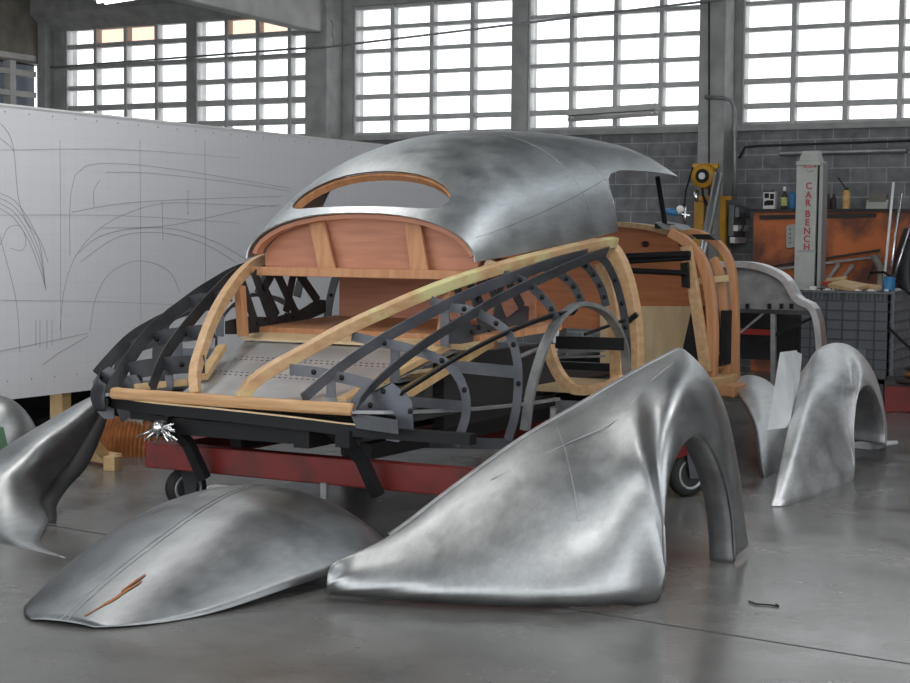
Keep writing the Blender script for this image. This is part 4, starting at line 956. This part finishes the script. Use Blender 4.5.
# --- orange cabinet
CY_ = 9.85
zc1 = 1.615
t = thing('tool_cabinet', 'worn orange tool cabinet along the block wall', 'cabinet', (.6, CY_, 0))
x0c = oy(753, 250, CY_).x; x1c = 3.2
MB().box((x0c, CY_, 0), (x1c, YB-.02, zc1-.03)).build('carcass', M['cab'], t)
MB().box((x0c-.02, CY_-.04, zc1-.03), (x1c, YB-.02, zc1)).build('top', M['cab_dark'], t)
for px in (758, 897): MB().box((oy(px, 250, CY_).x-.02, CY_-.006, .0), (oy(px, 250, CY_).x-.005, CY_, zc1-.03)).build('panel_joint', M['cab_dark'], t) if px > 800 else None
q = [oy(760, 215, CY_), oy(876, 213, CY_), oy(876, 217, CY_), oy(760, 219.5, CY_)]
MB().hexa(q, [p+V_((0, -.02, 0)) for p in q]).build('handle_slot', M['cab_dark'], t)
for a, b in (((768, 267), (880, 250)), ((768, 270), (881, 256))):
    tag(MB().ribbon([oy(*a, CY_-.04), oy(*b, CY_-.04)], .022, .03, (0, 0, 1)).build('steel_bar', M['cab_dark'] if b[1] < 253 else M['steel_grey']), 'upper dark steel bar hung across the orange cabinet front' if b[1] < 253 else 'lower bright edged steel bar hung across the orange cabinet front', 'bar')
tag(MB().ribbon([oy(868, 279, CY_-.05), oy(878, 257, CY_-.05)], .02, .02, (1, 0, 0)).build('steel_bar', M['cab_dark']), 'short slanting bar under the long bars on the cabinet', 'bar')
for (a, b), nm in (((( 829, 278), (838, 265)), 'left'), (((842, 279), (852, 266)), 'right')):
    s_ = thing('wrench', '%s of the two steel wrenches slanting on the cabinet front' % nm, 'wrench', oy(*a, CY_-.05))
    MB().ribbon([oy(*a, CY_-.05), oy(*b, CY_-.05)], .03, .012, (1, 0, 0)).build('shaft', M['steel_grey'], s_)
    e = oy(*b, CY_-.05); MB().lathe([(.010, -.008), (.022, -.008), (.022, .008), (.010, .008)], e, (0, 1, 0), 12).build('jaw', M['steel_grey'], s_)
q = [oy(787, 225, CY_-.001), oy(796, 224, CY_-.001), oy(796, 247, CY_-.001), oy(787, 248, CY_-.001)]
s_ = thing('wall_socket', 'cream socket plate on the cabinet left of the post', 'socket', oy(791, 248, CY_))
MB().hexa(q, [p+V_((0, -.03, 0)) for p in q]).build('plate', M['post'], s_, bevel=.004)
for k in range(4): MB().cbox(oy(790, 229+k*4.5, CY_-.033), (.012, .006, .012)).build('socket_hole', M['black'], s_)
# things on the cabinet
def jar(name, px0, px1, pyt, prof, mts, label, cat):
    xm = (oy(px0, 205, CY_+.12).x+oy(px1, 205, CY_+.12).x)/2; r = (oy(px1, 205, CY_+.12).x-oy(px0, 205, CY_+.12).x)/2; h = oy(px0, pyt, CY_+.12).z-zc1
    t = thing(name, label, cat, (xm, CY_+.12, zc1))
    for nm, pr_, mt in prof: MB().lathe([(a*r, b*h) for a, b in pr_], (xm, CY_+.12, zc1), (0, 0, 1), 20).build(nm, M[mt], t, smooth=True)
    return t
t = thing('oil_can', 'square black and white tin on the cabinet, leftmost of the row', 'tin', oy(768.5, 208, CY_+.12))
pA, pB = oy(763, 207, CY_+.1), oy(775, 190.5, CY_+.1)
MB().box((pA.x, CY_+.1, zc1), (pB.x, CY_+.2, pB.z)).build('body', M['paper'], t, bevel=.004)
for (a, b) in (((764.5, 198), (769, 193)), ((766, 205), (773.5, 200)), ((770, 199), (774, 193.5)), ((764.2, 205.5), (766, 201))):
    u0, u1 = oy(*a, CY_+.098), oy(*b, CY_+.098); MB().box((u0.x, CY_+.096, u0.z), (u1.x, CY_+.1, u1.z)).build('printed_patch', M['black'], t)
MB().box((pA.x, CY_+.097, pB.z-.012), (pB.x, CY_+.1, pB.z)).build('printed_band', M['cab_dark'], t)
jar('bottle', 781, 787.5, 186.5, [('body', [(.9, 0), (1, .05), (1, .55), (.5, .72), (.36, .8)], 'olive'), ('label', [(1.02, .15), (1.03, .16), (1.03, .52), (1.02, .53)], 'label_y'), ('cap', [(.4, .8), (.45, .82), (.45, 1), (.3, 1)], 'paper')], None, 'small dark bottle with lime label on the cabinet', 'bottle')
jar('bottle', 788.5, 796, 192, [('body', [(.9, 0), (1, .05), (1, .8), (.5, 1)], 'blue')], None, 'dark blue container on the cabinet beside the post', 'bottle')
jar('spray_bottle', 842.5, 850, 187.5, [('body', [(.9, 0), (1, .04), (1, .75), (.75, .85), (.4, .9)], 'amber'), ('cap', [(.45, .88), (.5, .9), (.5, 1), (.35, 1)], 'cab_dark')], None, 'orange spray bottle with thin spout on the cabinet', 'bottle')
tubething('spray_spout', [oy(846, 189, CY_+.12), oy(838, 177, CY_+.12)], .006, M['black'], 'thin black tube on top of the orange spray bottle', 'tube')
for px in (828, 833.5): jar('bottle', px-2.6, px+2.6, 194, [('body', [(.9, 0), (1, .05), (1, .7), (.5, .85), (.5, 1)], 'cab_dark')], None, '%s dark bottle right of the post on the cabinet' % ('nearer the post, thin' if px < 830 else 'farther from the post, thin'), 'bottle')
t = thing('metal_box', 'grey box with sloping front on the cabinet at the right', 'box', oy(878, 208, CY_+.1))
pA, pB = oy(866, 207, CY_+.08), oy(888, 194, CY_+.08)
MB().hexa([(pA.x, CY_+.06, zc1), (pB.x, CY_+.06, zc1), (pB.x, CY_+.22, zc1), (pA.x, CY_+.22, zc1)], [(pA.x, CY_+.10, zc1+.09), (pB.x, CY_+.10, zc1+.09), (pB.x, CY_+.22, zc1+.09), (pA.x, CY_+.22, zc1+.09)]).build('base', M['post'], t, bevel=.005)
MB().box((pA.x+.02, CY_+.09, zc1+.03), (pB.x-.02, CY_+.2, pB.z)).build('screen', M['concrete_beige'], t)
# --- plastic pallet crate
t = thing('pallet_crate', 'grey ribbed plastic pallet crate behind the right front fender', 'crate', (.85, 8.0, 0))
cx0, cx1, cy0, cy1, czt = oy(824, 320, 7.7).x-.25, oy(891, 320, 7.7).x, 7.7, 8.5, oy(860, 291.5, 7.7).z
W_ = MB(); th_ = .03
W_.box((cx0, cy0, .12), (cx1, cy0+th_, czt)).box((cx0, cy1-th_, .12), (cx1, cy1, czt)).box((cx0, cy0, .12), (cx0+th_, cy1, czt)).box((cx1-th_, cy0, .12), (cx1, cy1, czt)).box((cx0, cy0, .12), (cx1, cy1, .16))
W_.build('shell', M['crate'], t)
rb_ = MB(); gv = MB()
n = 9
for i in range(n+1):
    z = .16+(czt-.16)*i/n; gv.box((cx0-.006, cy0-.008, z-.005), (cx1+.006, cy0, z+.005)); rb_.box((cx1, cy0-.022, z-.009), (cx1+.03, cy1, z+.009))
for i in range(7):
    x = cx0+(cx1-cx0)*i/6; gv.box((x-.006, cy0-.012, .14), (x+.006, cy0, czt))
for i in range(7):
    y = cy0+(cy1-cy0)*i/6; rb_.box((cx1, y-.009, .14), (cx1+.03, y+.009, czt))
for i in range(24):
    x = cx0+(cx1-cx0)*i/23; gv.box((x-.004, cy0-.010, czt-.07), (x+.004, cy0, czt-.015))
rb_.box((cx0-.01, cy0-.02, czt-.014), (cx1+.02, cy0+.03, czt))
rb_.build('rib_grid', M['crate_light'], t); gv.build('panel_lines', M['crate_dark'], t)
MB().box((cx0+.22, cy0-.04, czt-.55), (cx0+.62, cy0-.02, czt-.48)).build('label_holder', M['crate_light'], t)
for x in (cx0+.05, (cx0+cx1)/2-.06, cx1-.17): MB().box((x, cy0, 0), (x+.12, cy1, .12)).build('foot', M['crate'], t)
# contents
def plank(a, b, y0, y1, w, z, label):
    return tag(MB().ribbon([oy(*a, y0), oy(*b, y1)], w, .03, (0, 1, .2)).build('wood_offcut', M['wood_light']), label, 'wood')
plank((836, 283), (862, 288), 7.95, 7.85, .22, 0, 'broad pale wood offcut lying on top of the crate contents')
plank((858, 286), (877, 288), 8.1, 7.95, .10, 0, 'narrow wood offcut at the right of the crate top')
plank((826, 281), (846, 279), 8.3, 8.3, .12, 0, 'wood offcut at the back of the crate top')
gb = MB(); 
for i in range(120):
    c_ = V_((random.uniform(cx0+.06, cx1-.08), random.uniform(cy0+.06, cy1-.08), czt-.02+random.uniform(-.03, .035)))
    s_ = random.uniform(.015, .04); gb.cbox(c_, (s_*random.uniform(.6, 1.6), s_, s_*random.uniform(.4, 1)))
o = gb.build('crate_scraps', M['paper']); tag(o, 'pale scraps and shavings filling the pallet crate', 'scraps'); o['kind'] = 'stuff'
tag(MB().box((cx0+.05, cy0+.05, czt-.10), (cx1-.06, cy1-.05, czt-.06)).build('crate_filling', M['cab_dark']), 'dark flat load just below the crate rim', 'load')
tag(MB().ribbon([oy(822, 283, 8.0), oy(832, 283, 8.0)], .03, .03, (0, 0, 1)).build('red_tool', M['red_bright']), 'small red handled tool on the crate beside the post', 'tool')
for k, (a, b, r, mt, lb) in enumerate([((893.5, 182, 8.55), (884, 283, 8.3), .012, 'white', 'pale wooden rod leaning, leftmost of the rods in the crate'), ((901, 193, 8.5), (889, 285, 8.25), .012, 'light_metal', 'bright metal rod leaning behind the blue holder, tallest of the metal rods'), ((913, 218, 8.4), (893, 280, 8.2), .010, 'light_metal', 'bent bright metal rod at the right of the rods')]):
    tag(MB().tube([oy(*a), oy(*b)], r, 8).build('leaning_rod', M[mt], smooth=True), lb, 'rod')
tag(MB().lathe([(.05, 0), (.055, .02), (.05, .13), (.03, .13)], oy(888, 292, 8.1), (.1, 0, 1), 14).build('rod_holder', M['blue'], smooth=True), 'blue plastic holder at the foot of the rods', 'holder')
tubething('black_cable', [oy(870, 272, 8.3), oy(884, 272, 8.2), oy(898, 281, 8.1), oy(909, 293, 8.0), oy(918, 300, 8.0)], .012, M['black'], 'black cable arching over the right end of the crate', 'cable')
tag(MB().tube([oy(880, 292, 8.2), oy(881, 268, 8.45), oy(874, 257, 8.6)], .03, 10).build('brown_pipe', M['concrete_beige'], smooth=True), 'dull brown bent pipe standing left of the rods', 'pipe')
# black leather cover at the right edge
lc = MB(); RR = []
for i in range(9):
    s = i/8; yy = 8.75
    l_ = interp([(0, 898), (.3, 893), (.6, 896), (1, 905)], s); py_ = 300-72*s
    RR.append([oy(l_+k*6, py_-k*(1.2-s), yy-.25*sin(pi*min(1, k/5+.1))) for k in range(8)])
tag(MB().grid(RR).build('leather_cover', M['leather'], smooth=True, solid=.02), 'black leather seat cover propped at the right edge behind the crate', 'cover')
# red lift base and stacked parts at the far right
t = thing('red_ramp', 'low red steel ramp on the floor at the right edge', 'ramp', oz(900, 412, 0))
q = [oz(884, 412, 0), oz(960, 412, 0), oz(960, 402, 0), oz(884, 402, 0)]
zt_ = .20
MB().hexa(q, [p+V_((0, 0, zt_)) for p in q]).build('ramp_body', M['red'], t, bevel=.005)
MB().hexa([p+V_((0, 0, zt_)) for p in q], [p+V_((0, 0, zt_+.015)) for p in q]).build('tread_plate', M['cab_dark'], t)
pb = q[0]+V_((.1, .15, zt_+.015))
for k, (dx, dz, w, h, mt) in enumerate([(.0, 0, .30, .05, 'cab_dark'), (.04, .05, .26, .05, 'rust'), (.02, .10, .22, .04, 'cab_dark'), (.06, .14, .20, .05, 'rust')]):
    tag(MB().lathe([(w*.35, 0), (w*.5, h*.3), (w*.5, h*.7), (w*.35, h)], pb+V_((dx+.1, 0, dz)), (0, 0, 1), 20).build('brake_part', M[mt], smooth=True), ['lowest dark disc of the stack on the red ramp', 'rusty disc second from the bottom of the stack on the red ramp', 'dark disc third from the bottom of the stack on the red ramp', 'rusty disc topping the stack on the red ramp'][k], 'disc', 'discs on the ramp')
tubething('ramp_lever', [oz(884, 398, 0)+V_((-.05, 0, .22)), oz(900, 395, 0)+V_((0, 0, .27))], .015, M['light_metal'], 'bright lever sticking out from the red ramp', 'lever')
tubething('ramp_strut', [oy(888, 327, 7.6), oy(912, 350, 7.5)], .012, M['black'], 'black slanting strut in front of the crate side', 'strut')

# --- hose reel, yellow frame, duct, boxes at the pilaster
RY = YB-.42
c_ = oy(704, 176, RY); t = thing('hose_reel', 'yellow round hose reel hung on the right hand pilaster', 'hose reel', c_)
MB().lathe([(.05, -.05), (.115, -.05), (.125, -.03), (.125, .05), (.11, .06)], c_, (0, 1, 0), 32).build('drum', M['yellow'], t, smooth=True)
MB().lathe([(.03, -.058), (.072, -.058), (.072, -.045)], c_, (0, 1, 0), 28).build('drum_face', M['black'], t)
MB().lathe([(.0, -.068), (.034, -.068), (.034, -.055)], c_, (0, 1, 0), 24).build('hub_cap', M['paper'], t)
MB().cbox(c_+V_((.0, .05, .105)), (.27, .04, .05)).build('bracket', M['yellow'], t)
MB().tube([c_+V_((0, -.04, -.12)), c_+V_((.01, -.04, -.2)), c_+V_((.03, -.04, -.26))], .014, 8).build('hose_end', M['rubber'], t, smooth=True)
tag(MB().tube([oy(695.5, 190, RY), oy(696, 197, RY), oy(698, 202, RY)], [.03, .035, .02], 12).build('work_light', M['light_metal'], smooth=True), 'small bright hand lamp hung below the hose reel', 'lamp')
tubething('air_hose', [oy(693, 167, RY), oy(686, 190, RY), oy(683, 215, RY), oy(687, 240, RY)], .010, M['rubber'], 'thin black hose hanging left of the hose reel', 'hose')
tubething('air_hose', [oy(698, 200, RY), oy(706, 203, RY), oy(709, 207, RY), oy(707, 222, RY)], .012, M['rubber'], 'short black hose looped below the hand lamp', 'hose')
t = thing('yellow_frame', 'yellow steel channel frame standing against the pilaster', 'frame', oy(712, 245, RY+.05))
for a, b in ((696.5, 706), (722, 727.5)):
    u0, u1 = oy(a, 197, RY+.05), oy(b, 197, RY+.05); MB().box((u0.x, RY-.01, 0), (u1.x, RY+.05, u0.z)).build('channel', M['yellow'], t)
u0, u1 = oy(700, 196, RY+.05), oy(733, 200, RY+.05); MB().box((u0.x, RY+.0, u1.z), (u1.x, RY+.04, u0.z)).build('cross_bar', M['yellow'], t)
d0, d1 = oy(719, 173, RY-.16), oy(700, 268, RY-.40); d1 = d0+(d1-d0)*((d0.z-.03)/(d0.z-d1.z))
tag(MB().tube([d1, d0], .048, 24).build('duct_tube', M['duct'], smooth=True), 'shiny galvanised tube leaning in front of the yellow frame', 'tube')
for a, b, c2, d2, mt, lb in ((728, 205, 734, 236, 'box_grey', 'tall grey electric box on the pilaster, left of the small ones'), (735, 207, 739, 217, 'box_grey', 'small grey switch box, upper of two beside the tall box'), (733, 225, 738, 231, 'paper', 'small pale socket box beside the tall electric box'), (729.5, 237, 735, 243, 'paper', 'pale socket box below the tall electric box')):
    u0, u1 = oy(a, d2, YB-.36), oy(c2, b, YB-.36); tag(MB().box((u0.x, YB-.36, u0.z), (u1.x, YB-.30 if (u0.x+u1.x)/2 < -1.22 else YB, u1.z)).build('electric_box', M[mt], bevel=.004), lb, 'electric box')
tubething('power_cable', [oy(737, 216, YB-.33), oy(744, 213, YB-.33), oy(745, 222, YB-.33), oy(741, 232, YB-.33), oy(736, 229, YB-.33)], .010, M['rubber'], 'black cable loop beside the electric boxes', 'cable')
t = thing('air_regulator', 'blue air regulator with round gauge above the cowl', 'regulator', oy(680, 222, 5.4))
MB().tube([oy(665, 211, 5.4), oy(678, 212, 5.4)], [.02, .03], 12).build('body', M['blue'], t, smooth=True)
MB().tube([oy(664, 211, 5.4), oy(690, 215.5, 5.4)], .009, 8).build('pipe', M['light_metal'], t, smooth=True)
g_ = oy(680, 209, 5.38); MB().lathe([(.0, -.01), (.024, -.01), (.027, 0), (.027, .015)], g_, (.4, -1, 0), 20).build('gauge', M['paper'], t, smooth=True)
MB().tube([oy(685, 206, 5.4), oy(685, 226, 5.4)], .011, 8).build('stand_pipe', M['light_metal'], t, smooth=True)
MB().tube([oy(685, 226, 5.4), V_((oy(685, 226, 5.4).x, 5.4, .45))], .012, 8).build('stand', M['steel_grey'], t, smooth=True)
